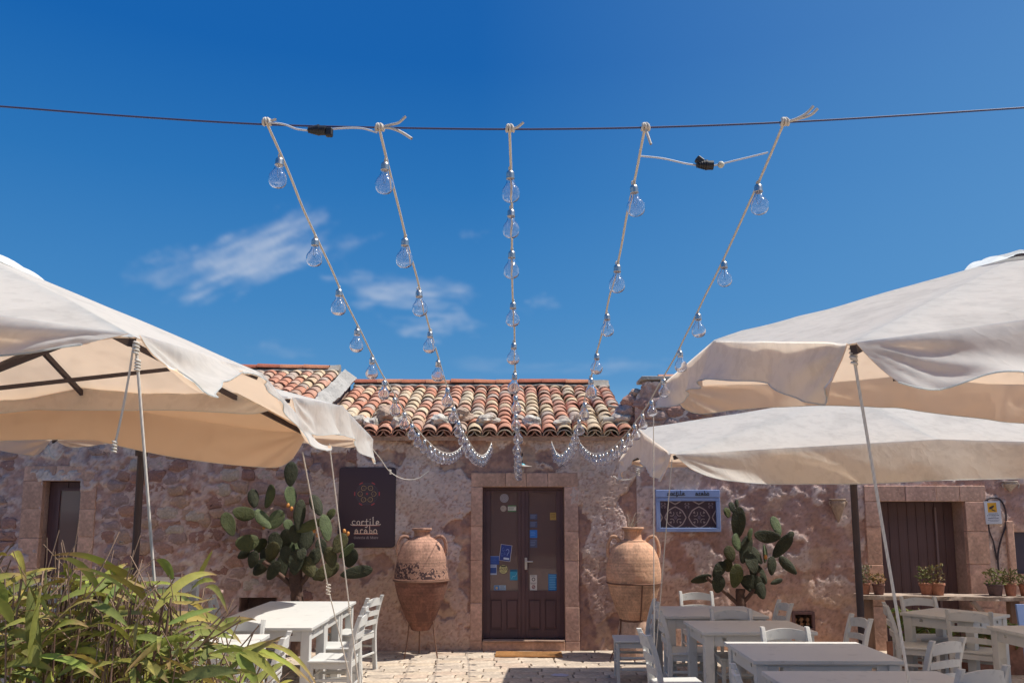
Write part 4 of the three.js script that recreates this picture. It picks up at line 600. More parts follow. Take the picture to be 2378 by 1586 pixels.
const chairProto = (() => {
  const t = new THREE.Group(); t.name = 'chair'; const sh = 0.45, W = 0.42, D = 0.4, H = 0.86, pw = 0.036;
  const post = (s) => { const line = [[0, -0.2, 0.036], [0.2, -0.186, 0.038], [0.42, -0.18, 0.042], [0.55, -0.19, 0.04], [0.68, -0.215, 0.036], [0.8, -0.25, 0.033], [H, -0.272, 0.03]], sp = new THREE.SplineCurve(line.map(([y, z]) => new THREE.Vector2(z, y))).getPoints(14), sh2 = new THREE.Shape(); const wd = (y) => lerp(0.044, 0.032, y / H); sp.forEach((p, i) => (i ? sh2.lineTo(p.x - wd(p.y) / 2, p.y) : sh2.moveTo(p.x - wd(p.y) / 2, p.y))); [...sp].reverse().forEach((p) => sh2.lineTo(p.x + wd(p.y) / 2, p.y)); const g = new THREE.ExtrudeGeometry(sh2, { depth: pw - 0.008, bevelEnabled: true, bevelSize: 0.004, bevelThickness: 0.004, bevelSegments: 1 }); g.translate(0, 0, -(pw - 0.008) / 2).rotateY(-Math.PI / 2).translate(s * (W / 2 - pw / 2), 0, 0); return metricUV(g); };
  for (const s of [-1, 1]) mesh('leg', post(s), mat.white, t);
  const slat = (y, h, arch, lift) => { const w = W - pw * 1.5, n = 12, pos = [], idx = []; for (let i = 0; i <= n; i++) { const u = i / n * 2 - 1, x = u * w / 2, bow = -0.03 * (1 - u * u), z0 = -lerp(0.19, 0.262, (y - 0.5) / 0.33) + bow, b = y - h / 2 + arch * (1 - u * u), tp = y + h / 2 + (arch + lift) * (1 - u * u); for (const [yy, zz] of [[b, z0 - 0.009], [b, z0 + 0.009], [tp, z0 + 0.007], [tp, z0 - 0.011]]) pos.push(x, yy, zz); } for (let i = 0; i < n; i++) for (let k = 0; k < 4; k++) { const a = i * 4 + k, b = i * 4 + (k + 1) % 4; idx.push(a, a + 4, b, b, a + 4, b + 4); } idx.push(0, 1, 2, 0, 2, 3); const e = n * 4; idx.push(e, e + 2, e + 1, e, e + 3, e + 2); return metricUV(toCreasedNormals(geom(pos, idx).toNonIndexed(), 0.7)); };
  mesh('top_rail', slat(0.785, 0.075, 0.014, 0.012), mat.white, t); mesh('back_slat', slat(0.665, 0.05, 0.008, 0.006), mat.white, t); mesh('back_slat', slat(0.56, 0.05, 0.008, 0.006), mat.white, t);
  const seat = new RoundedBoxGeometry(W + 0.01, 0.028, D, 2, 0.012); { const p = seat.attributes.position; for (let i = 0; i < p.count; i++) { const x = p.getX(i), z = p.getZ(i); p.setX(i, x * (1 + 0.07 * (z / D + 0.3))); if (p.getY(i) > 0) p.setY(i, p.getY(i) - 0.008 * Math.max(0, 1 - (x * x) / 0.03)); } seat.computeVertexNormals(); } mesh('seat', metricUV(seat.translate(0, sh - 0.008, 0.015)), mat.white, t);
  for (const s of [-1, 1]) mesh('leg', metricUV(rbox(pw, sh - 0.02, pw, 0.006, s * (W / 2 - pw / 2), (sh - 0.02) / 2, D / 2 - 0.02)), mat.white, t);
  for (const s of [-1, 1]) { mesh('seat_rail', metricUV(box(0.018, 0.05, D - 0.05, s * (W / 2 - 0.02), sh - 0.05, 0)), mat.white, t); for (const y of [0.15, 0.27]) mesh('stretcher', metricUV(rbox(0.018, 0.026, D - 0.04, 0.006, s * (W / 2 - 0.02), y, 0)), mat.white, t); }
  mesh('seat_rail', metricUV(box(W - 0.07, 0.05, 0.018, 0, sh - 0.05, D / 2 - 0.02)), mat.white, t); mesh('seat_rail', metricUV(box(W - 0.07, 0.05, 0.018, 0, sh - 0.05, -0.178)), mat.white, t);
  for (const y of [0.18, 0.3]) mesh('stretcher', metricUV(rbox(W - 0.06, 0.026, 0.018, 0.006, 0, y, D / 2 - 0.02)), mat.white, t); mesh('stretcher', metricUV(rbox(W - 0.06, 0.026, 0.018, 0.006, 0, 0.2, -0.186)), mat.white, t);
  t.userData = { category: 'chair', group: 'white painted ladder back chairs' };
  return t;
})();
// chair stands with the middle of its back rail top at (x, z); face = the way a sitter looks, 0 = towards +z
function chair(x, z, face, label) { const o = 0.262; return dup(chairProto, [x + Math.sin(face) * o, 0, z + Math.cos(face) * o], face, label); }
const H = 0.76, LFT = -Math.PI / 2, RGT = Math.PI / 2, CAM = 0, WALL = Math.PI;
// long table under the bamboo side
makeTable(1.05, 0.77, H, 'white table joined closest to the wall in the long row by the cactus', [-2.42, 0, -9.79]);
makeTable(1.05, 0.77, H, 'white table joined between two others in the long row by the cactus', [-2.415, 0, -9.015], 0.004);
makeTable(1.05, 0.74, H, 'sunlit white table ending the long row, two ropes crossing its corner', [-2.4, 0, -8.255], -0.004);
makeTable(1.1, 0.86, H, 'white table behind the bamboo leaves, half in shade', [-2.68, 0, -7.02], 0.05);
makeTable(1.65, 1.0, 1.12, 'tall white table behind the bamboo', [-4.25, 0, -8.75], 0.02);
chair(-1.44, -8.12, LFT - 0.02, 'white chair beside the ropes at the sunlit table end');
chair(-1.55, -8.86, LFT + 0.05, 'white chair between two others along the sunlit side of the long row');
chair(-1.6, -9.72, LFT - 0.28, 'white chair turned out from the long row towards the dark amphora');
chair(-3.5, -9.75, RGT + 0.2, 'white chair before the dark niche at the shaded side of the long row');
chair(-2.46, -7.64, CAM + 0.04, 'white chair with its back against the sunlit end of the long row');
chair(-1.82, -6.74, LFT + 0.12, 'white chair beside bamboo leaves, facing the half shaded table');
chair(-3.0, -6.35, WALL + 0.2, 'white chair mostly hidden under bamboo leaves');
// tables opposite
makeTable(1.1, 0.88, H, 'shaded white table with a bright sunlit strip along its far edge', [2.32, 0, -6.6], -0.01);
makeTable(1.05, 0.8, H, 'shaded white table in the middle of the row below the low parasol', [2.24, 0, -8.0], 0.01);
makeTable(1.08, 0.92, H, 'shaded white table closest to the small cactus', [2.14, 0, -9.2], 0.0);
makeTable(1.2, 0.9, H, 'shaded white table cut by the lower edge of the view', [2.3, 0, -5.32], 0.0);
makeTable(0.78, 0.78, H, 'white table turned cornerwise in the sun before the plank shelf', [4.74, 0, -8.98], 0.62);
makeTable(1.0, 0.85, H, 'white table with a blue board behind it, beyond the cornerwise table', [5.05, 0, -7.62], 0.06);
chair(2.28, -10.35, CAM, 'white chair behind the table closest to the small cactus');
chair(2.22, -8.5, CAM - 0.02, 'white chair squeezed between the two shaded tables');
chair(2.33, -7.17, CAM + 0.02, 'white chair right behind the sunlit strip of the table');
chair(1.6, -9.3, LFT - 0.05, 'white chair with empty seat facing the pale amphora');
chair(1.5, -8.55, RGT - 0.08, 'white chair leaning its back next to the empty seat by the pale amphora');
chair(1.09, -6.9, RGT + 0.05, 'white chair standing alone on the open paving side of the strip lit table');
chair(1.4, -5.28, RGT - 0.2, 'white chair at the table cut by the lower edge of the view');
chair(2.99, -9.18, LFT + 0.02, 'white chair beside the framed niche in the wall');
chair(3.28, -7.9, LFT + 0.04, 'white chair alone before the dark parasol pole');
chair(4.72, -9.72, CAM, 'white chair behind the cornerwise table, top rail in the sun');
chair(4.0, -8.95, RGT - 0.35, 'shaded white chair beside the cornerwise table, next to the plank shelf end');
chair(4.55, -8.35, WALL - 0.65, 'brownish shaded chair leaning at the front corner of the cornerwise table');
chair(3.36, -6.5, WALL + 0.5, 'grey shaded chair with open slats, its back turned, by the taut knotted rope');
chair(2.98, -5.35, WALL + 0.35, 'chair of which only the arched top rail shows at the lower edge');

// ---------------------------------------------------------------- amphorae
function amphora(label, px, z, prof, mats, dirt) {
  const c = at(px, 1500, z), t = thing('amphora', label, 'amphora', [c.x, 0, z], dirt ? 0.2 : -0.1, 'tall clay amphorae by the door');
  const body = (pts, m, name) => { const g = new THREE.LatheGeometry(new THREE.SplineCurve(pts.map(([r, y]) => new THREE.Vector2(r, y))).getPoints(60), 56); const p = g.attributes.position, uv = g.attributes.uv; for (let i = 0; i < p.count; i++) { const a = Math.atan2(p.getZ(i), p.getX(i)), y = p.getY(i), f = 1 + 0.004 * Math.sin(y * 190 + a) + 0.012 * (fbm(a * 2 + 9, y * 5, 3, 190) - 0.5); p.setX(i, p.getX(i) * f); p.setZ(i, p.getZ(i) * f); uv.setXY(i, a * 0.35, y); } g.computeVertexNormals(); return mesh(name, g, m, t); };
  return { t, body };
}
function clayTex(base, ringC, stain, rings) {
  const n = 512, cv = document.createElement('canvas'); cv.width = cv.height = n; const g = cv.getContext('2d'), im = g.createImageData(n, n);
  for (let j = 0; j < n; j++) for (let i = 0; i < n; i++) { const u = i / n, v = 1 - j / n, a = tf(u, v, 6, 6, 201), b = tf(u, v, 48, 3, 203), ring = rings * (tn(0.5, v, 128, 207) - 0.5) * 0.5 + rings * (tn(u * 0.999, v, 64, 209) - 0.5) * 0.25; let k = 0.82 + 0.42 * (a - 0.5) + 0.25 * (b - 0.5) + ring, s = stain(u, v, a, b), o = (j * n + i) * 4; for (let q = 0; q < 3; q++) im.data[o + q] = clamp(lerp(base[q] * k, ringC[q], s), 0, 255); im.data[o + 3] = 255; }
  g.putImageData(im, 0, 0); const t = new THREE.CanvasTexture(cv); t.wrapS = t.wrapT = THREE.RepeatWrapping; t.colorSpace = THREE.SRGBColorSpace; return t;
}
const ironRing = (r, y, th, parent, name = 'iron_band') => mesh(name, new THREE.TorusGeometry(r, th, 8, 48).rotateX(Math.PI / 2).translate(0, y, 0), mat.rust, parent);
function tripod(t, R, y, spread, foot = 0.0) { for (let i = 0; i < 3; i++) { const a = 0.55 + i * 2.094; mesh('stand_leg', tube([V(Math.cos(a) * R, y, Math.sin(a) * R), V(Math.cos(a) * R * 1.12, y * 0.6, Math.sin(a) * R * 1.12), V(Math.cos(a) * spread, 0.012, Math.sin(a) * spread)], 0.009, 14, 6), mat.rust, t); } }
{
  const upper = M(1, 1, 1, 0.92, { map: clayTex([200, 152, 128], [58, 40, 42], (u, v, a, b) => clamp(smooth(0.5, 0.6, a + (b - 0.5) * 0.9 + 0.1 * smooth(0.28, 0.0, Math.abs((v % 1) - 0.06)) - 0.09) * smooth(0.2, 0.08, Math.abs((v % 1) - 0.07))) * 0.9, 0.3), bumpMap: pitTex, bumpScale: 0.004 }), lower = M(1, 1, 1, 0.92, { map: clayTex([150, 100, 82], [80, 52, 46], (u, v, a) => smooth(0.5, 0.66, a) * 0.6, 0.25), bumpMap: pitTex, bumpScale: 0.003 });
  const { t, body } = amphora('dark stained terracotta amphora in an iron tripod next to the black sign', 976, -10.72, 0, 0, 1);
  body([[0.34, 0.965], [0.352, 0.99], [0.345, 1.06], [0.322, 1.2], [0.288, 1.33], [0.235, 1.43], [0.165, 1.49], [0.115, 1.515], [0.105, 1.53]], upper, 'shoulder');
  body([[0.001, 0.34], [0.105, 0.345], [0.135, 0.39], [0.172, 0.46], [0.215, 0.55], [0.268, 0.68], [0.312, 0.81], [0.34, 0.93], [0.345, 0.975]], lower, 'lower_body');
  body([[0.105, 1.5], [0.1, 1.545], [0.104, 1.585], [0.125, 1.6], [0.13, 1.615], [0.122, 1.628], [0.098, 1.622], [0.088, 1.56]], upper, 'neck');
  for (const s of [-1, 1]) mesh('handle', tube([V(s * 0.15, 1.49, 0.02), V(s * 0.205, 1.522, 0.02), V(s * 0.265, 1.512, 0.02), V(s * 0.3, 1.45, 0.02), V(s * 0.312, 1.35, 0.02), V(s * 0.3, 1.27, 0.02)], 0.022, 24, 9), upper, t);
  ironRing(0.352, 0.968, 0.011, t, 'rim_ring'); ironRing(0.166, 0.46, 0.008, t); tripod(t, 0.172, 0.47, 0.24);
}
{
  const clay = M(1, 1, 1, 0.9, { map: clayTex([235, 184, 150], [170, 116, 88], (u, v, a, b) => smooth(0.62, 0.74, a + 0.08 * b) * 0.3 + 0.35 * smooth(0.74, 0.8, b), 0.2), bumpMap: pitTex, bumpScale: 0.003 });
  const { t, body } = amphora('pale sandy amphora with iron bands standing on a rough stone foot', 1475, -10.68, 0, 0, 0);
  body([[0.17, 0.46], [0.2, 0.53], [0.25, 0.66], [0.3, 0.8], [0.335, 0.93], [0.348, 1.02], [0.342, 1.14], [0.318, 1.26], [0.27, 1.37], [0.2, 1.44], [0.13, 1.475], [0.115, 1.49]], clay, 'body');
  body([[0.125, 1.46], [0.112, 1.5], [0.108, 1.56], [0.118, 1.6], [0.14, 1.612], [0.143, 1.635], [0.128, 1.642], [0.105, 1.625], [0.098, 1.55]], clay, 'neck');
  mesh('collar', new THREE.TorusGeometry(0.16, 0.012, 8, 40).rotateX(Math.PI / 2).translate(0, 1.462, 0), clay, t);
  for (const s of [-1, 1]) mesh('handle', tube([V(s * 0.17, 1.465, 0.02), V(s * 0.215, 1.515, 0.02), V(s * 0.27, 1.52, 0.02), V(s * 0.308, 1.46, 0.02), V(s * 0.325, 1.36, 0.02), V(s * 0.318, 1.26, 0.02)], 0.023, 24, 9), clay, t);
  ironRing(0.345, 0.94, 0.009, t); ironRing(0.185, 0.475, 0.01, t);
  mesh('iron_strap', tube([V(0.09, 0.94, 0.336), V(0.085, 0.8, 0.292), V(0.075, 0.62, 0.226), V(0.06, 0.47, 0.178)], 0.008, 16, 6), mat.rust, t);
  const foot = new THREE.CylinderGeometry(0.19, 0.23, 0.47, 26, 10), p = foot.attributes.position; for (let i = 0; i < p.count; i++) { const f = 1 + (fbm(p.getX(i) * 9 + 4, p.getY(i) * 9 + p.getZ(i) * 7, 3, 220) - 0.5) * 0.35; p.setX(i, p.getX(i) * f); p.setZ(i, p.getZ(i) * f); } foot.computeVertexNormals(); mesh('stone_foot', metricUV(foot.translate(0, 0.235, 0)), stoneMats[4], t);
  tripod(t, 0.2, 0.5, 0.36);
  const dry = []; for (let i = 0; i < 16; i++) { const a = rr(0, 6.28), l = rr(0.08, 0.24); dry.push(tube([V(0, 1.58, 0), V(Math.cos(a) * 0.05, 1.6 + l * 0.6, Math.sin(a) * 0.05), V(Math.cos(a) * rr(0.06, 0.14) + 0.04, 1.6 + l, Math.sin(a) * 0.1)], 0.0028, 6, 4)); } mesh('dry_twigs', merge(dry), M(0.4, 0.33, 0.26, 0.9), t).userData.kind = 'stuff';
}

// ---------------------------------------------------------------- lettering used on both signs
const arc = (cx, cy, rx, ry, a0, a1, n = 12) => [...Array(n + 1)].map((_, i) => { const a = lerp(a0, a1, i / n); return [cx + Math.cos(a) * rx, cy + Math.sin(a) * ry]; });
const PI = Math.PI;
const GL = { // strokes on a baseline at 0, x-height 1
  c: [0.95, [[...arc(0.5, 0.5, 0.32, 0.36, 0.7, 4.4), [0.9, 0.02]], [[-0.12, 0.1], [0.1, 0], [0.9, 0]]]],
  o: [0.9, [arc(0.45, 0.42, 0.29, 0.4, 0, 6.3, 16), [[0, 0], [0.2, 0]], [[0.7, 0], [0.9, 0]]]],
  r: [0.8, [[[0.2, 0.75], [0.24, 0.05], [0.1, -0.05]], [[0.22, 0.5], [0.45, 0.85], [0.68, 0.72]], [[0, 0], [0.8, 0]]]],
  t: [0.8, [[[0.4, 1.2], [0.36, 0.6], [0.38, 0.1], [0.55, 0]], [[0.4, 0], [0.55, -0.22], [0.4, -0.48], [0.15, -0.42]], [[0.1, 0.72], [0.7, 0.78]], [[0, 0], [0.8, 0]]]],
  i: [0.55, [[[0.28, 0.72], [0.3, 0.08]], [[0.22, 1.1], [0.32, 1.2]], [[0, 0], [0.55, 0]]]],
  l: [0.7, [[[0.3, 1.55], [0.34, 0.05]], [[0, 0], [0.7, 0]], [[0.22, 1.5], [0.38, 1.6]]]],
  e: [1.05, [[[0.26, 0.4], [0.74, 0.46], ...arc(0.5, 0.44, 0.27, 0.38, 0.1, 5.2, 14), [0.85, 0.06], [1.1, 0.14]], [[0, 0], [0.3, 0]]]],
  a: [1.0, [[[0.15, 0.55], [0.4, 0.82], [0.68, 0.55], [0.72, 0.05]], [...[arc(0.42, 0.24, 0.26, 0.2, 0.4, 5.8)]][0], [[0, 0], [1.0, 0]]]],
  b: [0.85, [[[0.2, 1.5], [0.22, 0.05]], arc(0.45, 0.34, 0.25, 0.3, -2.6, 2.6), [[0, 0], [0.85, 0]]]],
};
function strokes(word) { let x = 0; const out = []; for (const ch of word) { const [w, ss] = GL[ch]; for (const s of ss) out.push(s.map(([a, b]) => [a + x, b])); x += w; } return [out, x]; }
function drawWord(g, word, cx, base, size, lw, col) { const [ss, w] = strokes(word); g.strokeStyle = col; g.lineWidth = lw; g.lineCap = 'round'; g.lineJoin = 'round'; for (const s of ss) { g.beginPath(); s.forEach(([a, b], i) => { const x = cx + (a - w / 2) * size, y = base - b * size; i ? g.lineTo(x, y) : g.moveTo(x, y); }); g.stroke(); } }
{ // black sign
  const a = wp(790, 1086), b = wp(917, 1271), w = b.x - a.x, h = a.y - b.y, t = thing('wall_sign', 'black rounded restaurant sign with a red and gold rosette on the wall', 'sign', [(a.x + b.x) / 2, b.y, WZ]);
  const sh = new THREE.Shape(), r = 0.045; sh.moveTo(-w / 2 + r, 0); sh.lineTo(w / 2 - r, 0); sh.absarc(w / 2 - r, r, r, -PI / 2, 0); sh.lineTo(w / 2, h - r); sh.absarc(w / 2 - r, h - r, r, 0, PI / 2); sh.lineTo(-w / 2 + r, h); sh.absarc(-w / 2 + r, h - r, r, PI / 2, PI); sh.lineTo(-w / 2, r); sh.absarc(-w / 2 + r, r, r, PI, 1.5 * PI);
  mesh('board', new THREE.ExtrudeGeometry(sh, { depth: 0.055, bevelEnabled: true, bevelSize: 0.003, bevelThickness: 0.003, bevelSegments: 1 }), M(0.05, 0.03, 0.036, 0.55), t);
  const cv = document.createElement('canvas'); cv.width = 1024; cv.height = 1492; const g = cv.getContext('2d'); g.fillStyle = '#402d38'; g.fillRect(0, 0, 1024, 1492);
  g.save(); g.translate(510, 490);
  for (let i = 0; i < 6; i++) { g.save(); g.rotate(i * PI / 3 + PI / 2); g.strokeStyle = '#47444f'; g.lineWidth = 9; g.beginPath(); g.arc(0, -118, 88, 0, 7); g.stroke(); g.strokeStyle = '#a0855c'; g.lineWidth = 12; g.lineJoin = 'round'; g.beginPath(); g.moveTo(0, -84); g.bezierCurveTo(-62, -92, -58, -150, -8, -172); g.lineTo(8, -172); g.bezierCurveTo(58, -150, 62, -92, 0, -84); g.stroke(); g.strokeStyle = '#6f5e4c'; g.lineWidth = 7; g.beginPath(); g.moveTo(0, -100); g.lineTo(0, -140); g.moveTo(-18, -128); g.lineTo(18, -128); g.stroke(); g.strokeStyle = '#b4424a'; g.lineWidth = 20; g.lineCap = 'round'; g.beginPath(); g.arc(0, 0, 232, -PI / 2 - 0.12, -PI / 2 + 0.12); g.stroke(); g.restore(); }
  g.strokeStyle = '#55505c'; g.lineWidth = 6; g.beginPath(); g.arc(0, 0, 206, 0, 7); g.stroke(); g.fillStyle = '#b0373f'; g.beginPath(); g.arc(0, 0, 19, 0, 7); g.fill(); g.restore();
  drawWord(g, 'cortile', 500, 1088, 94, 14, '#eed9c6'); drawWord(g, 'arabo', 505, 1250, 96, 14, '#eecfb6'); g.strokeStyle = '#d0674f'; g.lineWidth = 7; g.beginPath(); g.moveTo(250, 1100); g.lineTo(760, 1100); g.moveTo(290, 1262); g.lineTo(720, 1262); g.stroke();
  g.fillStyle = '#c9b4ae'; g.font = '62px serif'; g.textAlign = 'center'; g.fillText('Osteria di Mare', 512, 1350);
  const tx = new THREE.CanvasTexture(cv); tx.colorSpace = THREE.SRGBColorSpace; const f = mesh('printed_face', new THREE.PlaneGeometry(w - 0.03, h - 0.03), new THREE.MeshStandardMaterial({ map: tx, roughness: 0.5 }), t); f.position.set(0, h / 2, 0.0592);
}
{ // blue showcase
  const a = wp(1521, 1138), b = wp(1672, 1235), w = b.x - a.x, h = a.y - b.y, blue = M(0.29, 0.39, 0.66, 0.5, { map: scuff }), t = thing('showcase', 'blue painted wall showcase with dark patterned tiles and cut out lettering', 'showcase', [(a.x + b.x) / 2, b.y, WZ]);
  const hb = h * 0.81, fr = 0.055, d = 0.08; mesh('back_board', box(w - 0.02, hb - 0.02, 0.03, 0, hb / 2, 0.02), mat.dark, t);
  mesh('frame', metricUV(merge([rbox(w, fr, d, 0.006, 0, fr / 2, d / 2), rbox(w, fr * 0.8, d, 0.006, 0, hb - fr * 0.4, d / 2), rbox(fr, hb - 1.8 * fr, d, 0.006, -w / 2 + fr / 2, hb / 2 + 0.1 * fr, d / 2), rbox(fr, hb - 1.8 * fr, d, 0.006, w / 2 - fr / 2, hb / 2 + 0.1 * fr, d / 2)])), blue, t);
  mesh('header', metricUV(rbox(w, h - hb - 0.006, d + 0.01, 0.006, 0, (h + hb) / 2 + 0.003, d / 2)), blue, t);
  const cv = document.createElement('canvas'); cv.width = cv.height = 512; const g = cv.getContext('2d'); g.fillStyle = '#42313e'; g.fillRect(0, 0, 512, 512);
  g.translate(256, 256); g.lineJoin = 'round'; g.strokeStyle = '#a5938f'; g.lineWidth = 26; g.beginPath(); g.moveTo(0, -228); for (let i = 0; i < 4; i++) { g.rotate(0); const q = [[0, -228], [228, 0], [0, 228], [-228, 0]], A = q[i], B = q[(i + 1) % 4], mx = (A[0] + B[0]) / 2 * 1.28, my = (A[1] + B[1]) / 2 * 1.28; g.quadraticCurveTo(A[0] * 0.5 + mx * 0.55, A[1] * 0.5 + my * 0.55, mx, my); g.quadraticCurveTo(B[0] * 0.5 + mx * 0.55, B[1] * 0.5 + my * 0.55, B[0], B[1]); } g.stroke();
  for (const [sx, sy] of [[-1, -1], [1, -1], [1, 1], [-1, 1]]) { g.save(); g.scale(sx, sy); g.strokeStyle = '#9b8a88'; g.lineWidth = 16; g.beginPath(); g.moveTo(40, 118); g.bezierCurveTo(20, 70, 40, 40, 60, 44); g.stroke(); g.beginPath(); g.moveTo(118, 40); g.bezierCurveTo(70, 20, 40, 40, 44, 60); g.stroke(); g.fillStyle = '#9b8a88'; g.beginPath(); g.moveTo(80, 80); g.lineTo(140, 96); g.lineTo(96, 140); g.fill(); g.lineWidth = 9; g.strokeStyle = '#84737c'; for (const q of [0.2, 0.5, 0.8]) { g.beginPath(); g.moveTo(256, 256); g.quadraticCurveTo(200 - q * 10, 230, 190 + q * 50, 250 - q * 70); g.stroke(); } g.fillStyle = '#8d7b80'; for (let i = 0; i < 6; i++) { g.beginPath(); g.arc(200 + hash(i, 2) * 50, 200 + hash(i, 3) * 50, 6, 0, 7); g.fill(); } g.restore(); }
  g.strokeStyle = '#7d6e80'; g.lineWidth = 12; for (let i = 0; i < 8; i++) { g.rotate(PI / 4); g.beginPath(); g.moveTo(0, 10); g.lineTo(0, 42); g.stroke(); }
  const tx = new THREE.CanvasTexture(cv); tx.colorSpace = THREE.SRGBColorSpace; const tm = new THREE.MeshStandardMaterial({ map: tx, roughness: 0.35 });
  const ix0 = -w / 2 + fr, ix1 = w / 2 - fr, iy0 = fr, iy1 = hb - fr * 0.8, T = (ix1 - ix0) / 4.72, xs = [ix0, ix0 + T * 0.3, ix0 + T * 1.3, ix0 + T * 2.3, ix0 + T * 3.3, ix0 + T * 4.3, ix1], ys = [iy0, iy0 + T * 0.86, iy0 + T * 1.86, iy1];
  for (let i = 0; i < 6; i++) for (let j = 0; j < 3; j++) { const x0 = xs[i], x1 = xs[i + 1], y0 = ys[j], y1 = ys[j + 1], gg = new THREE.BoxGeometry(x1 - x0 - 0.002, y1 - y0 - 0.002, 0.012), uv = gg.attributes.uv, p = gg.attributes.position; for (let k = 0; k < uv.count; k++) { const X = p.getX(k) + (x0 + x1) / 2, Y = p.getY(k) + (y0 + y1) / 2; uv.setXY(k, ((X - ix0) / T - 0.3) / 2 + 0.0, ((Y - iy0) / T - 0.86) / 2 + 0.5); } const m = mesh('tile', gg, tm, t); m.position.set((x0 + x1) / 2, (y0 + y1) / 2, 0.042); } tx.wrapS = tx.wrapT = THREE.RepeatWrapping;
  for (const [word, cx] of [['cortile', -0.16], ['arabo', 0.19]]) { const [ss, ww] = strokes(word), s = 0.042, gs = ss.map((q) => tube(q.map(([u, v], i) => V((u - ww / 2) * s + cx * w / 0.86, hb + 0.035 + v * s * 0.95, d + 0.018 + 0.0005 * (i % 2))), 0.0052, q.length * 3, 5)); mesh('lettering', merge(gs), mat.black, t); }
}
{ // camera notice
  const a = wp(2281, 1164), b = wp(2324, 1217), w = b.x - a.x - 0.01, h = a.y - b.y, t = thing('warning_notice', 'white laminated notice with a yellow camera pictogram on the wall', 'notice', [(a.x + b.x) / 2, b.y, WZ]); t.rotation.z = 0.03;
  mesh('plate', rbox(w, h, 0.06, 0.004, 0, h / 2, 0.03), M(0.7, 0.7, 0.72, 0.5), t); const cv = document.createElement('canvas'); cv.width = 256; cv.height = 320; const g = cv.getContext('2d'); g.fillStyle = '#c9cbd2'; g.fillRect(0, 0, 256, 320); g.fillStyle = '#d9a01e'; g.fillRect(46, 18, 150, 138); g.fillStyle = '#2d2226'; g.save(); g.translate(112, 84); g.rotate(-0.4); g.fillRect(-44, -16, 72, 32); g.fillRect(26, -11, 20, 22); g.restore(); g.fillRect(108, 96, 14, 28); g.save(); g.translate(115, 118); g.rotate(0.35); g.fillRect(0, -7, 58, 14); g.restore(); for (const [y, x0, x1, c] of [[172, 50, 206, 12], [194, 26, 230, 14], [216, 96, 160, 10], [234, 40, 210, 14], [262, 30, 220, 8], [280, 60, 200, 8]]) { g.fillStyle = '#4a4d62'; for (let x = x0; x < x1; x += 12) g.fillRect(x, y, 5 + 6 * hash(x, y), c * 0.8); }
  const tx = new THREE.CanvasTexture(cv); tx.colorSpace = THREE.SRGBColorSpace; const f = mesh('printed_face', new THREE.PlaneGeometry(w - 0.008, h - 0.008), new THREE.MeshStandardMaterial({ map: tx, roughness: 0.5 }), t); f.position.set(0, h / 2, 0.0605);
  const wire = mesh('black_cable', merge([tube([wp(2284, 1162), wp(2300, 1156), wp(2318, 1160), wp(2330, 1180), wp(2332, 1220), wp(2322, 1250), wp(2314, 1290), wp(2316, 1330)].map((p) => p.add(V(0, 0, 0.05))), 0.011, 60, 6), tube([wp(2290, 1160), wp(2294, 1230), wp(2304, 1258), wp(2312, 1300)].map((p) => p.add(V(0, 0, 0.045))), 0.009, 40, 6)]), mat.poleDark); tag(wire, 'black cable drooping round the camera notice down the wall', 'cable');
}
// wall pots, lamp, mat
function wallPot(label, px, py, w, h, tone) { const a = wp(px, py), k = 1 / 172, t = thing('wall_pot', label, 'wall pot', [a.x, a.y, WZ + 0.04], 0, 'small clay pots fixed to the wall'), R = w * k / 2, Hh = h * k; const m = M(...tone, 0.9, { map: mottle }); mesh('bowl', new THREE.LatheGeometry(new THREE.SplineCurve([[0.008, -Hh], [R * 0.3, -Hh * 0.8], [R * 0.72, -Hh * 0.4], [R * 0.95, -Hh * 0.12], [R * 0.9, 0], [R * 1.02, 0.01], [R, 0.025], [R * 0.85, 0.02], [R * 0.8, -0.03]].map(([x, y]) => new THREE.Vector2(x, y))).getPoints(30), 28), m, t); for (const s of [-1, 1]) mesh('ear', tube([V(s * R * 0.95, -0.005, 0.02), V(s * R * 1.15, -0.02, 0.02), V(s * R * 1.0, -0.07, 0.02)], 0.009, 10, 6), m, t); }
wallPot('small cone shaped clay pot on the wall between cactus and parasol pole', 1943, 1163, 36, 50, [0.5, 0.36, 0.26]);
wallPot('pale broken bowl fixed high on the wall above the camera notice', 2342, 1122, 34, 20, [0.55, 0.45, 0.36]);
{ const p = at(1213, 1082, -10.95), t = thing('wall_lamp', 'enamel plate lamp with turquoise top above the glazed door', 'lamp', p.toArray()); mesh('shade', new THREE.LatheGeometry([[0.02, 0.014], [0.06, 0.006], [0.125, -0.006], [0.13, -0.01], [0.125, -0.011], [0.02, 0.004]].map(([x, y]) => new THREE.Vector2(x, y)), 32), M(0.6, 0.52, 0.46, 0.35), t); mesh('cap', new THREE.SphereGeometry(0.04, 20, 8, 0, 6.3, 0, 1.57).scale(1, 0.65, 1).translate(0, 0.008, 0), M(0.08, 0.4, 0.48, 0.3), t); mesh('bulb', new THREE.LatheGeometry([[0.013, 0.0], [0.014, -0.02], [0.024, -0.04], [0.029, -0.06], [0.024, -0.082], [0.008, -0.093], [0.0001, -0.094]].map(([x, y]) => new THREE.Vector2(x, y)), 18), P(0.75, 0.66, 0.58, 0.4, { transmission: 0.6 }), t); mesh('arm', tube([V(0, 0.03, 0), V(0, 0.1, -0.02), V(0, 0.17, -0.1), V(0, 0.15, -0.28)], 0.009, 20, 8), mat.iron, t); }
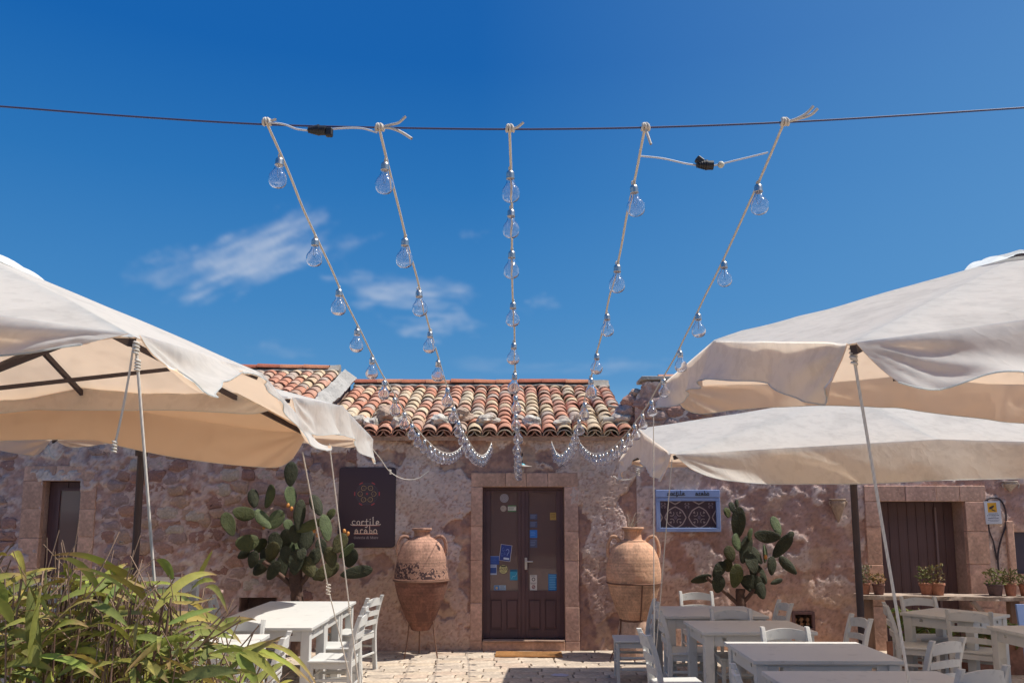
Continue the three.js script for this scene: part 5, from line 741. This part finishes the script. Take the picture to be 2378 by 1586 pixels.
{ const c = atY(1228, 1521, 0.02), t = thing('doormat', 'ribbed orange coir doormat in front of the doorstep', 'doormat', [c.x, 0.012, c.z - 0.02], -0.02); mesh('mat_base', metricUV(rbox(0.86, 0.014, 0.34, 0.004, 0, 0.01, 0)), M(0.5, 0.24, 0.085, 0.95, { map: mottle }), t); const ribs = []; for (let i = 0; i < 21; i++) ribs.push(box(0.85, 0.008, 0.009, 0, 0.02, -0.16 + i * 0.016)); const r = mesh('coir_ribs', metricUV(merge(ribs)), M(0.56, 0.28, 0.1, 0.95, { map: mottle }), t); r.userData.kind = 'stuff'; }
{ const p = atY(1300, 1568, 0.016), t = mesh('paper_scrap', (() => { const g = new THREE.CircleGeometry(0.09, 18).rotateX(-PI / 2), a = g.attributes.position; for (let i = 0; i < a.count; i++) { a.setY(i, 0.006 * hash(i, 4)); a.setX(i, a.getX(i) * (1 + 0.3 * hash(i, 7))); a.setZ(i, a.getZ(i) * (0.8 + 0.3 * hash(i, 9))); } g.computeVertexNormals(); return g; })(), M(0.45, 0.45, 0.58, 0.6, { side: THREE.DoubleSide })); t.position.copy(p); tag(t, 'crumpled pale scrap lying on the shaded paving', 'litter'); }

// ---------------------------------------------------------------- prickly pears
const padTex = (() => { const n = 256, cv = document.createElement('canvas'); cv.width = cv.height = n; const g = cv.getContext('2d'), im = g.createImageData(n, n); for (let j = 0; j < n; j++) for (let i = 0; i < n; i++) { const u = i / n, v = j / n, a = tf(u, v, 5, 5, 231); let k = 0.9 + 0.4 * (a - 0.5); const fx = (u * 9 + (Math.floor(v * 9) % 2) * 0.5) % 1 - 0.5, fy = (v * 9) % 1 - 0.5, d = Math.hypot(fx, fy), o = (j * n + i) * 4, s = smooth(0.2, 0.07, d); const c = [lerp(190 * k, 255, s), lerp(200 * k, 250, s), lerp(160 * k, 225, s)]; for (let q = 0; q < 3; q++) im.data[o + q] = clamp(c[q], 0, 255); im.data[o + 3] = 255; } g.putImageData(im, 0, 0); const t = new THREE.CanvasTexture(cv); t.wrapS = t.wrapT = THREE.RepeatWrapping; t.colorSpace = THREE.SRGBColorSpace; return t; })();
const padMats = [[0.13, 0.14, 0.07], [0.058, 0.06, 0.036], [0.14, 0.14, 0.055], [0.17, 0.205, 0.13], [0.13, 0.11, 0.05]].map((c) => M(...c, 0.8, { map: padTex, bumpMap: grainTex, bumpScale: 0.01 }));  // greens vary; the darkest and palest also hold painted shade and sunlight
const woody = M(0.14, 0.08, 0.06, 0.95, { map: mottle, bumpMap: pitTex, bumpScale: 0.012 });
function padGeo(a, b, th, k) {
  const g = mergeVertices(new THREE.SphereGeometry(1, 24, 16).deleteAttribute('normal')), p = g.attributes.position, uv = g.attributes.uv;
  for (let i = 0; i < p.count; i++) { let x = p.getX(i), y = p.getY(i), z = p.getZ(i); const f = 1 - 0.2 * (1 - y) * 0.5 - 0.12 * Math.max(0, -y); const wob = 1 + 0.07 * (fbm(Math.atan2(y, x) * 1.5 + k, 2, 2, k % 97) - 0.5); const zz = Math.sign(z) * Math.pow(Math.abs(z), 0.8); p.setXYZ(i, x * b * f * wob, y * a * wob, zz * th + 0.03 * b * Math.sin(y * 2 + k) + 0.18 * b * x * x * ((k % 3) - 1)); uv.setXY(i, x * b / 0.2 + 0.5, y * a / 0.2); }
  g.computeVertexNormals(); return g;
}
function pricklyPear(name, label, list, fruits, ox, oy, sc, z, trunk) {
  const b0 = at(ox + trunk[0] / sc, 1500, z), t = thing(name, label, 'cactus', [b0.x, 0, z], 0, 'prickly pears against the wall'), k = 11 / F;
  list.forEach(([x, y, a, b, tilt, yaw = 0, mi, dz = 0], i) => {
    const zz = z + (dz || (hash(i, 7, name.length) - 0.5) * 0.34), c = at(ox + x / sc, oy + y / sc, zz), A = a / sc * k, B = b / sc * k / Math.max(0.45, Math.cos(yaw));
    const m = mesh('pad', padGeo(A, B, 0.017, i * 3 + Math.round(x)), padMats[mi ?? i % padMats.length], t); m.position.set(c.x - b0.x, c.y, c.z - z); m.rotation.order = 'ZYX'; m.rotation.set(rr(-0.3, 0.15), yaw + rr(-0.15, 0.15), -tilt * PI / 180);
  });
  for (const [x, y] of fruits) { const c = at(ox + x / sc, oy + y / sc, z + 0.12), m = mesh('fruit', new THREE.SphereGeometry(0.026, 14, 12).scale(0.85, 1.2, 0.85), M(0.62, 0.26, 0.06, 0.6, { map: mottle }), t); m.position.set(c.x - b0.x, c.y, c.z - z); m.rotation.z = rr(-0.5, 0.5); }
  const tp = at(ox + trunk[2] / sc, oy + trunk[3] / sc, z); const pts = [V(0, 0, 0), V(0.02, tp.y * 0.4, 0.02), V((tp.x - b0.x) * 0.6, tp.y * 0.75, 0), V(tp.x - b0.x, tp.y, 0)], tg = tube(pts, trunk[4], 26, 12), p = tg.attributes.position; for (let i = 0; i < p.count; i++) { const q = fbm(p.getX(i) * 9 + 3, p.getY(i) * 11 + p.getZ(i) * 9, 3, 241) - 0.5; p.setX(i, p.getX(i) + q * 0.06); p.setZ(i, p.getZ(i) + q * 0.06); } tg.computeVertexNormals(); mesh('trunk', metricUV(tg), woody, t);
  mesh('branch', metricUV(tube([pts[2], pts[2].clone().add(V(0.16, 0.2, 0.05)), pts[2].clone().add(V(0.25, 0.42, 0.02))], trunk[4] * 0.4, 14, 9)), woody, t); mesh('branch', metricUV(tube([pts[2], pts[2].clone().add(V(-0.2, 0.18, 0.03)), pts[2].clone().add(V(-0.42, 0.36, 0.05))], trunk[4] * 0.4, 14, 9)), woody, t);
  return t;
}
pricklyPear('prickly_pear', 'big prickly pear with orange fruit growing behind the long table', [
  [805, 190, 130, 78, 0, 0.1, 1], [805, 430, 115, 62, 3, 1.3, 3], [570, 425, 125, 70, 18, -0.5, 0], [405, 450, 105, 58, -8, 0.5, 1], [305, 615, 76, 125, 10, 0.3, 0], [510, 670, 130, 62, -32, 0.6, 3], [640, 680, 115, 85, 38, -0.3, 3], [140, 725, 135, 74, -24, 0.3, 0], [900, 625, 160, 66, 6, 0.4, 1], [1080, 520, 122, 66, -20, 0.3, 1], [1235, 625, 72, 48, 30, -0.4, 2], [1180, 765, 140, 54, -8, 0.8, 3], [1000, 745, 140, 62, 66, -0.2, 2], [340, 930, 90, 130, -10, 0.2, 0], [400, 1105, 92, 60, 12, 0.2, 1], [555, 1100, 118, 88, -20, 0.1, 1], [960, 890, 125, 100, 10, 0.1, 1], [920, 1045, 66, 58, 0, 0.1, 1, 0.2], [1130, 965, 85, 64, -15, 0.2, 1], [1330, 930, 110, 80, 24, 0.1, 4], [1400, 1010, 100, 40, 52, 0.7, 3], [1440, 1085, 105, 88, 15, 0.1, 1], [1230, 1080, 112, 76, -20, 0.1, 4], [1510, 1240, 165, 72, 82, 0.1, 1], [1180, 1235, 150, 80, 60, 0, 4], [640, 930, 115, 84, -12, 0.1, 1], [745, 900, 125, 76, 12, 0.2, 1], [720, 1170, 135, 66, 5, 0.4, 1], [770, 735, 62, 40, -10, 0.9, 3], [840, 1010, 110, 60, 0, 0.8, 3], [300, 1050, 70, 52, 60, 0.2, 1], [1060, 1080, 95, 70, 20, 0.2, 1], [480, 960, 90, 60, 40, 0.4, 0], [850, 830, 100, 70, -8, 0.2, 1], [480, 1190, 100, 70, 40, 0.2, 1], [600, 1020, 110, 80, 20, 0.1, 4], [990, 1180, 120, 80, -30, 0.1, 4, 0.15], [860, 1130, 130, 86, 4, 0.1, 1, 0.18], [760, 1060, 100, 70, -20, 0.2, 1, 0.12], [1080, 1260, 100, 60, -50, 0.2, 1], [620, 1220, 110, 66, 30, 0.2, 1],
], [[775, 525], [812, 560], [520, 755], [1380, 800], [1418, 828], [1095, 842], [1055, 795]], 500, 1060, 4.61, -10.8, [860, 0, 860, 1190, 0.085]);
pricklyPear('prickly_pear', 'smaller prickly pear growing behind the shaded tables below the blue showcase', [
  [920, 480, 105, 52, 5, 0.1, 1], [878, 375, 38, 22, -10, 0.2, 1], [912, 352, 32, 16, 10, 0.3, 1], [845, 412, 36, 28, -20, 0.4, 2], [1180, 500, 66, 38, -10, 0.4, 3], [1115, 575, 42, 96, 5, 0.1, 1], [1278, 566, 32, 24, 40, 0.1, 1], [1222, 640, 100, 50, 40, 0.1, 1], [1005, 560, 42, 22, 10, 0.8, 3], [915, 612, 58, 40, 0, 0.6, 3], [865, 692, 56, 44, -10, 0.2, 4], [975, 662, 95, 50, 24, 0.2, 1], [1260, 770, 78, 38, -46, 0.1, 1], [1150, 772, 62, 38, 10, 0.3, 1], [1045, 702, 64, 34, -30, 0.4, 1], [848, 770, 44, 38, -10, 0.1, 4], [790, 800, 64, 42, 40, 0.2, 1], [905, 842, 78, 50, 8, 0.1, 2, 0.15], [670, 862, 72, 32, 76, 0.1, 1], [785, 895, 58, 48, 10, 0.1, 1], [1010, 752, 72, 48, -10, 0.2, 1], [1062, 830, 78, 54, -35, 0.1, 1], [1020, 882, 44, 82, 10, 0.1, 1], [1080, 942, 54, 42, -5, 0.1, 1], [1182, 880, 46, 20, 75, 0.2, 1], [1000, 905, 74, 44, -40, 0.3, 1], [1100, 690, 60, 30, 15, 0.9, 3],
], [[1108, 712]], 1400, 1050, 2.925, -10.75, [935, 0, 935, 930, 0.065]);

// ---------------------------------------------------------------- bamboo in the foreground
const leafCols = [[0.25, 0.265, 0.045], [0.17, 0.2, 0.042], [0.34, 0.335, 0.05], [0.12, 0.155, 0.042], [0.42, 0.38, 0.075]];
const leafMat = P(1, 1, 1, 0.75, { specularIntensity: 0.35, vertexColors: true, transmission: 0.3, side: THREE.DoubleSide, bumpMap: grainTex, bumpScale: 0.002 });
function leafGeo(p0, p1, w, bow, roll, col, brown) {               // a blade from p0 to p1, folded along its midrib, arched by bow
  const n = 12, pos = [], uv = [], cl = [], idx = [], d = p1.clone().sub(p0), L = d.length(), T = d.clone().normalize(); let S = T.clone().cross(V(0, 1, 0)); if (S.lengthSq() < 0.01) S = V(1, 0, 0); S.normalize().applyAxisAngle(T, roll); const N = S.clone().cross(T).normalize();
  for (let i = 0; i <= n; i++) { const u = i / n, c = p0.clone().addScaledVector(d, u).add(V(0, bow * L * 4 * u * (1 - u), 0)); const ww = w * Math.pow(Math.sin(PI * Math.pow(lerp(0.03, 0.995, u), 0.72)), 0.75) * 0.5 + 0.0006, tip = smooth(1 - brown, 1 - brown * 0.35, u + (hash(i, 9, Math.round(L * 999)) - 0.5) * 0.08);
    const cc = mixc(col, [0.42, 0.24, 0.11], tip), edge = mixc(cc, [0.4, 0.33, 0.12], 0.25);
    for (const s of [-1, 0, 1]) { const q = c.clone().addScaledVector(S, s * ww).addScaledVector(N, Math.abs(s) * ww * 0.28 + (s ? 0.0012 * Math.sin(u * 30 + s) : 0)); pos.push(q.x, q.y, q.z); uv.push(u * L * 5, s * 0.1); cl.push(...(s ? edge : mixc(cc, [0.36, 0.36, 0.12], 0.35))); } }
  for (let i = 0; i < n; i++) for (let s = 0; s < 2; s++) { const a = i * 3 + s; idx.push(a, a + 1, a + 4, a, a + 4, a + 3); }
  return geom(pos, idx, uv, cl);
}
{
  const base = V(-1.5, 0, -2.85), t = thing('bamboo_clump', 'leafy clump of cropped bamboo with dry tips in the foreground', 'bamboo', base.toArray()); let count = 0; const rest = [];
  const put = (p0, p1, w, bow, roll, ci, br) => { const L = (p) => p.clone().sub(base), col = leafCols[ci].map((v) => v * rr(0.8, 1.2)), g = leafGeo(L(p0), L(p1), w, bow, roll, col, br); if (count++ < 290) mesh('leaf', g, leafMat, t); else rest.push(g); };
  const hand = (x0, y0, x1, y1, z, w, bow, roll, ci, br, dz = 0.05) => put(at(x0, y0, z), at(x1, y1, z + dz), w, bow, roll, ci, br);
  // blades read off the photograph
  for (const a of [
    [462, 1345, 494, 1276, -2.7, 0.034, 0.0, 0.5, 2, 0.1], [335, 1390, 225, 1310, -2.6, 0.044, 0.1, 0.9, 0, 0.25], [345, 1405, 120, 1290, -2.62, 0.03, 0.16, 1.0, 2, 0.4], [400, 1345, 360, 1300, -2.7, 0.026, 0.2, 1, 0, 0.2], [30, 1430, 85, 1325, -2.45, 0.036, 0.04, 0.9, 0, 0.15], [70, 1540, 95, 1360, -2.4, 0.036, 0, 0.9, 0, 0.1], [86, 1545, 66, 1365, -2.42, 0.04, 0, 1.2, 3, 0.05], [20, 1290, 60, 1360, -2.5, 0.022, 0.3, 0.8, 2, 0.2], [20, 1290, 50, 1345, -2.48, 0.012, 0.3, 0.8, 4, 0.1], [15, 1290, -30, 1330, -2.48, 0.02, 0.3, 0.8, 2, 0.1], [8, 1410, -30, 1340, -2.4, 0.04, 0.1, 0.8, 0, 0.1], [25, 1445, -20, 1385, -2.4, 0.03, 0.1, 0.8, 0, 0.1], [90, 1524, 230, 1575, -2.4, 0.022, 0.08, 0.7, 2, 0.25], [108, 1400, 106, 1318, -2.55, 0.028, 0, 1.4, 3, 0.05],
    [440, 1375, 500, 1352, -2.7, 0.026, 0.15, 0.8, 0, 0.2], [475, 1365, 528, 1425, -2.7, 0.018, 0.25, 0.9, 1, 0.15], [350, 1386, 470, 1392, -2.68, 0.02, 0.06, 0.4, 2, 0.1], [400, 1398, 500, 1388, -2.6, 0.014, -0.06, 0.6, 4, 0.4], [395, 1500, 425, 1430, -2.55, 0.026, 0.0, 1.0, 1, 0.1], [432, 1424, 560, 1495, -2.6, 0.024, 0.12, 0.6, 0, 0.2], [470, 1490, 590, 1438, -2.55, 0.02, 0.06, 0.9, 0, 0.25], [440, 1400, 482, 1436, -2.6, 0.014, 0.1, 0.8, 4, 0.5], [375, 1424, 402, 1450, -2.6, 0.024, 0.1, 0.8, 0, 0.1],
    [560, 1514, 700, 1575, -2.45, 0.018, 0.14, 0.5, 2, 0.2], [560, 1515, 650, 1588, -2.42, 0.028, 0.1, 0.8, 0, 0.15], [553, 1516, 600, 1600, -2.42, 0.034, 0.05, 0.9, 0, 0.2], [556, 1513, 660, 1506, -2.45, 0.014, 0.1, 0.6, 2, 0.3], [575, 1520, 725, 1590, -2.47, 0.016, 0.12, 0.7, 4, 0.4], [565, 1512, 480, 1520, -2.45, 0.02, 0.05, 0.8, 0, 0.2], [600, 1506, 740, 1600, -2.45, 0.014, 0.2, 0.7, 2, 0.35], [470, 1552, 545, 1580, -2.4, 0.02, 0.1, 0.8, 1, 0.1], [420, 1575, 560, 1560, -2.38, 0.034, 0.04, 1.1, 3, 0.05], [330, 1545, 390, 1586, -2.4, 0.026, 0.1, 0.8, 1, 0.2],
    [150, 1370, 260, 1335, -2.65, 0.022, 0.08, 0.8, 0, 0.15], [190, 1345, 120, 1335, -2.65, 0.016, 0.1, 0.8, 0, 0.2], [250, 1360, 310, 1320, -2.66, 0.022, 0.1, 0.9, 0, 0.15], [300, 1450, 190, 1445, -2.5, 0.026, 0.06, 0.6, 1, 0.3], [200, 1430, 130, 1425, -2.5, 0.024, 0.05, 0.6, 0, 0.1], [340, 1470, 290, 1455, -2.5, 0.024, 0.1, 0.7, 1, 0.2]]) hand(...a);
  // the mass of the clump
  const crest = (px) => { const q = [[-200, 1300], [0, 1300], [80, 1335], [200, 1325], [330, 1335], [400, 1372], [450, 1425], [510, 1490], [560, 1535], [610, 1572], [700, 1650]]; for (let i = 0; i < q.length - 1; i++) if (px < q[i + 1][0]) return lerp(q[i][1], q[i + 1][1], (px - q[i][0]) / (q[i + 1][0] - q[i][0])); return 1640; };
  for (let i = 0; i < 1250; i++) {
    const px = rr(-330, 610), lo = crest(px) + 32, py = lo + Math.pow(rnd(), 0.85) * 340, z = rr(-3.05, -2.4), p0 = at(px, py, z), a = rr(0, 6.28), L = rr(0.1, 0.22), up = rr(-0.35, 0.55), p1 = p0.clone().add(V(Math.cos(a) * L, up * L, Math.sin(a) * L * 0.8));
    put(p0, p1, rr(0.012, 0.027), rr(0.02, 0.2), rr(0.2, 1.3), Math.floor(rnd() * 5), rnd() < 0.5 ? rr(0.15, 0.55) : 0.06);
  }
  if (rest.length) { const m = mesh('leaves', merge(rest), leafMat, t); m.userData.kind = 'stuff'; }
  const caneMats = [[0.22, 0.12, 0.08], [0.32, 0.2, 0.13], [0.17, 0.09, 0.065], [0.42, 0.31, 0.21], [0.25, 0.14, 0.1]].map((c) => M(...c, 0.75, { map: mottle })); const twigs = [];
  const caneGeo = [0, 1, 2, 3].map((v) => { const gs = [], n = 9; let y = 0; const pts = []; for (let i = 0; i <= n; i++) pts.push(V(0.03 * Math.sin(i * 0.7 + v * 2) * i / n, i / n, 0.02 * Math.cos(i * 0.9 + v) * i / n)); gs.push(tube(pts, 0.0042, 24, 6)); for (let i = 1; i < n; i++) gs.push(new THREE.CylinderGeometry(0.0058, 0.0058, 0.006, 6).translate(pts[i].x, pts[i].y, pts[i].z)); return metricUV(merge(gs)); });
  for (let i = 0; i < 300; i++) {
    const px = i < 110 ? rr(120, 400) : rr(-330, 540), z = rr(-3.0, -2.42), top = at(px, crest(px) + (rnd() < 0.25 ? rr(0, 34) : rr(30, 190)), z), lean = V(rr(-0.26, 0.34), 0, rr(-0.15, 0.15)), h = top.y, foot = top.clone().sub(lean.clone().multiplyScalar(h * 0.45)).setY(0);
    const d = top.clone().sub(foot), th = rr(0.25, 0.75) * (rnd() < 0.08 ? 2.2 : 1), q = new THREE.Quaternion().setFromUnitVectors(V(0, 1, 0), d.clone().normalize());
    if (i < 120) { const m = mesh('cane', pick(caneGeo), pick(caneMats), t); m.position.copy(foot.clone().sub(base)); m.quaternion.copy(q); m.scale.set(th, d.length(), th); } else twigs.push(pick(caneGeo).clone().scale(th, d.length(), th).applyQuaternion(q).translate(foot.x - base.x, 0, foot.z - base.z));
  }
  for (let i = 0; i < 300; i++) { const px = rr(-200, 600), p = at(px, crest(px) + rr(15, 200), rr(-2.9, -2.42)).sub(base), L = rr(0.06, 0.2), a = V(rr(-0.6, 0.8), rr(0.3, 1), rr(-0.4, 0.4)).normalize(); twigs.push(metricUV(tube([p, p.clone().addScaledVector(a, L * 0.5).add(V(rr(-0.006, 0.006), 0, 0)), p.clone().addScaledVector(a, L)], rr(0.0012, 0.0028), 4, 5))); }
  const tw = mesh('twigs', merge(twigs), caneMats[1], t); tw.userData.kind = 'stuff';
}

// ---------------------------------------------------------------- plank shelf with pots
{
  const l = at(1999, 1381, -10.72), r = at(2470, 1402, -10.45), t = thing('plank_shelf', 'rough weathered plank shelf carrying flower pots along the wall', 'shelf', [l.x, 0, l.z]), L = r.clone().sub(l).setY(0).length(), yaw = -Math.atan2(r.z - l.z, r.x - l.x), y = l.y;
  t.rotation.y = yaw; const g = new THREE.BoxGeometry(L, 0.05, 0.36, 80, 2, 6), p = g.attributes.position; for (let i = 0; i < p.count; i++) { const x = p.getX(i), yy = p.getY(i), z = p.getZ(i); p.setY(i, yy + (fbm(x * 6, z * 6, 3, 251) - 0.5) * 0.014); if (z > 0.1) p.setZ(i, z + (fbm(x * 9, yy * 20, 3, 255) - 0.5) * 0.05); } g.computeVertexNormals(); mesh('plank', metricUV(g.translate(L / 2, y - 0.03, -0.12)), M(0.46, 0.36, 0.29, 0.95, { map: mottle, bumpMap: pitTex, bumpScale: 0.01 }), t);
  const legM = M(0.24, 0.15, 0.11, 0.9, { map: woodTex }); for (const x of [0.12, 1.9, 2.7]) mesh('shelf_leg', metricUV(rbox(0.12, y - 0.05, 0.12, 0.01, x, (y - 0.05) / 2, -0.14)), legM, t); mesh('brace', bar(V(1.35, y - 0.06, 0.0), V(1.75, 0.25, -0.05), 0.06, 0.05), M(0.36, 0.28, 0.24, 0.9), t);
  const pot = (label, px, py, w, h, tone, plant, dz = 0) => {
    const k = 10.7 / F, f = (px - 1999) / 471, z = lerp(l.z, r.z, f) - 0.12 + dz, a = at(px, py, z), u = thing('potted_plant', label, 'potted plant', [a.x, y - 0.005, z], 0, 'potted plants on the plank shelf'), R = w * k / 2, Hh = h * k, m = M(...tone, 0.9, { map: mottle });
    mesh('pot', new THREE.LatheGeometry([[0.001, 0], [R * 0.7, 0], [R * 0.92, Hh * 0.8], [R, Hh * 0.8], [R * 1.02, Hh], [R * 0.9, Hh], [R * 0.85, Hh * 0.85], [0.001, Hh * 0.84]].map(([x, y]) => new THREE.Vector2(x, y)), 24), m, u);
    const gs = []; for (let i = 0; i < plant[2]; i++) { const a1 = rr(0, 6.28), rad = Math.sqrt(rnd()) * plant[0] * k / 2, hh = rnd() * plant[1] * k, q = V(Math.cos(a1) * rad, Hh * 0.85 + hh, Math.sin(a1) * rad), L2 = rr(0.025, 0.055); gs.push(leafGeo(q, q.clone().add(V(rr(-1, 1), rr(-0.3, 0.9), rr(-1, 1)).normalize().multiplyScalar(L2)), L2 * 0.45, 0.1, rr(0, 3), plant[3].map((v) => v * rr(0.4, 0.85)), 0.1)); } for (let i = 0; i < 7; i++) { const a1 = rr(0, 6.28), rad = plant[0] * k * 0.3; const st = tube([V(0, Hh * 0.8, 0), V(Math.cos(a1) * rad * 0.5, Hh + plant[1] * k * 0.5, Math.sin(a1) * rad * 0.5), V(Math.cos(a1) * rad, Hh + plant[1] * k * 0.8, Math.sin(a1) * rad)], 0.003, 6, 4); st.setAttribute('color', new THREE.Float32BufferAttribute([...Array(st.attributes.position.count * 3)].map((_, i) => [0.2, 0.12, 0.08][i % 3]), 3)); gs.push(st); }
    const fo = mesh('foliage', merge(gs), leafMat, u); fo.userData.kind = 'stuff';
  };
  pot('terracotta pot with greyish bushy plant at the shelf end beside the pole', 2008, 1376, 30, 26, [0.38, 0.17, 0.11], [36, 40, 130, [0.3, 0.27, 0.22]]);
  pot('dark pot with rusty dry plant on the shelf', 2042, 1377, 28, 24, [0.24, 0.12, 0.1], [34, 26, 90, [0.4, 0.19, 0.1]], 0.02);
  pot('terracotta pot with sparse green plant, the pair next to it touching', 2154, 1380, 32, 26, [0.45, 0.19, 0.12], [34, 40, 100, [0.17, 0.19, 0.08]]);
  pot('terracotta pot with half dry stems touching its green neighbour', 2180, 1382, 32, 27, [0.48, 0.21, 0.13], [30, 46, 80, [0.28, 0.19, 0.11]], 0.03);
  pot('dark pot with bright green bushy plant before the wide door jamb', 2314, 1388, 36, 26, [0.16, 0.1, 0.1], [40, 34, 150, [0.17, 0.21, 0.06]]);
  pot('small terracotta pot with dark plant below the camera notice', 2350, 1390, 27, 28, [0.42, 0.18, 0.12], [34, 34, 110, [0.1, 0.12, 0.06]], 0.02);
  pot('terracotta pot with dark leaves under the far window', 2384, 1391, 26, 26, [0.44, 0.19, 0.12], [30, 22, 90, [0.1, 0.13, 0.07]]);
  // planters on the ground behind the tables
  const planter = (label, px, z, w, h, tall) => { const c = at(px, 1500, z), u = thing('planter', label, 'planter', [c.x, 0, z], 0, 'planters on the ground'), m = M(0.36, 0.17, 0.11, 0.9, { map: mottle }); mesh('trough', metricUV(merge([rbox(w, h, 0.03, 0.006, 0, h / 2, 0.13), rbox(w, h, 0.03, 0.006, 0, h / 2, -0.13), rbox(0.03, h, 0.228, 0.006, -w / 2 + 0.015, h / 2, 0), rbox(0.03, h, 0.228, 0.006, w / 2 - 0.015, h / 2, 0), box(w - 0.07, h * 0.8, 0.22, 0, h * 0.42, 0)])), m, u); const gs = []; for (let i = 0; i < 420; i++) { const q = V(rr(-w / 2, w / 2), h * 0.8 + Math.pow(rnd(), 0.8) * tall, rr(-0.14, 0.16)), L2 = rr(0.05, 0.11); gs.push(leafGeo(q, q.clone().add(V(rr(-1, 1), rr(-0.4, 0.8), rr(-0.6, 1)).normalize().multiplyScalar(L2)), L2 * 0.4, 0.15, rr(0, 3), [0.12, 0.19, 0.055].map((v) => v * rr(0.6, 1.4)), 0.05)); } mesh('foliage', merge(gs), leafMat, u).userData.kind = 'stuff'; };
  planter('ground planter with glossy green leaves below the plank shelf beside the cornerwise table', 2140, -10.1, 0.7, 0.28, 0.42);
  planter('terracotta ground planter with leaves seen between the white table legs', 2300, -9.7, 0.6, 0.34, 0.3);
  const bl = at(2374, 1430, -10.0), bd = thing('leaning_board', 'blue painted board leaning by the plank shelf', 'board', [bl.x + 0.3, 0, -10.0]); mesh('panel', metricUV(rbox(0.62, 0.74, 0.03, 0.005, 0, 0.37, 0).rotateX(-0.12)), M(0.2, 0.3, 0.58, 0.6, { map: scuff }), bd);
}
renderer.render(scene, camera);
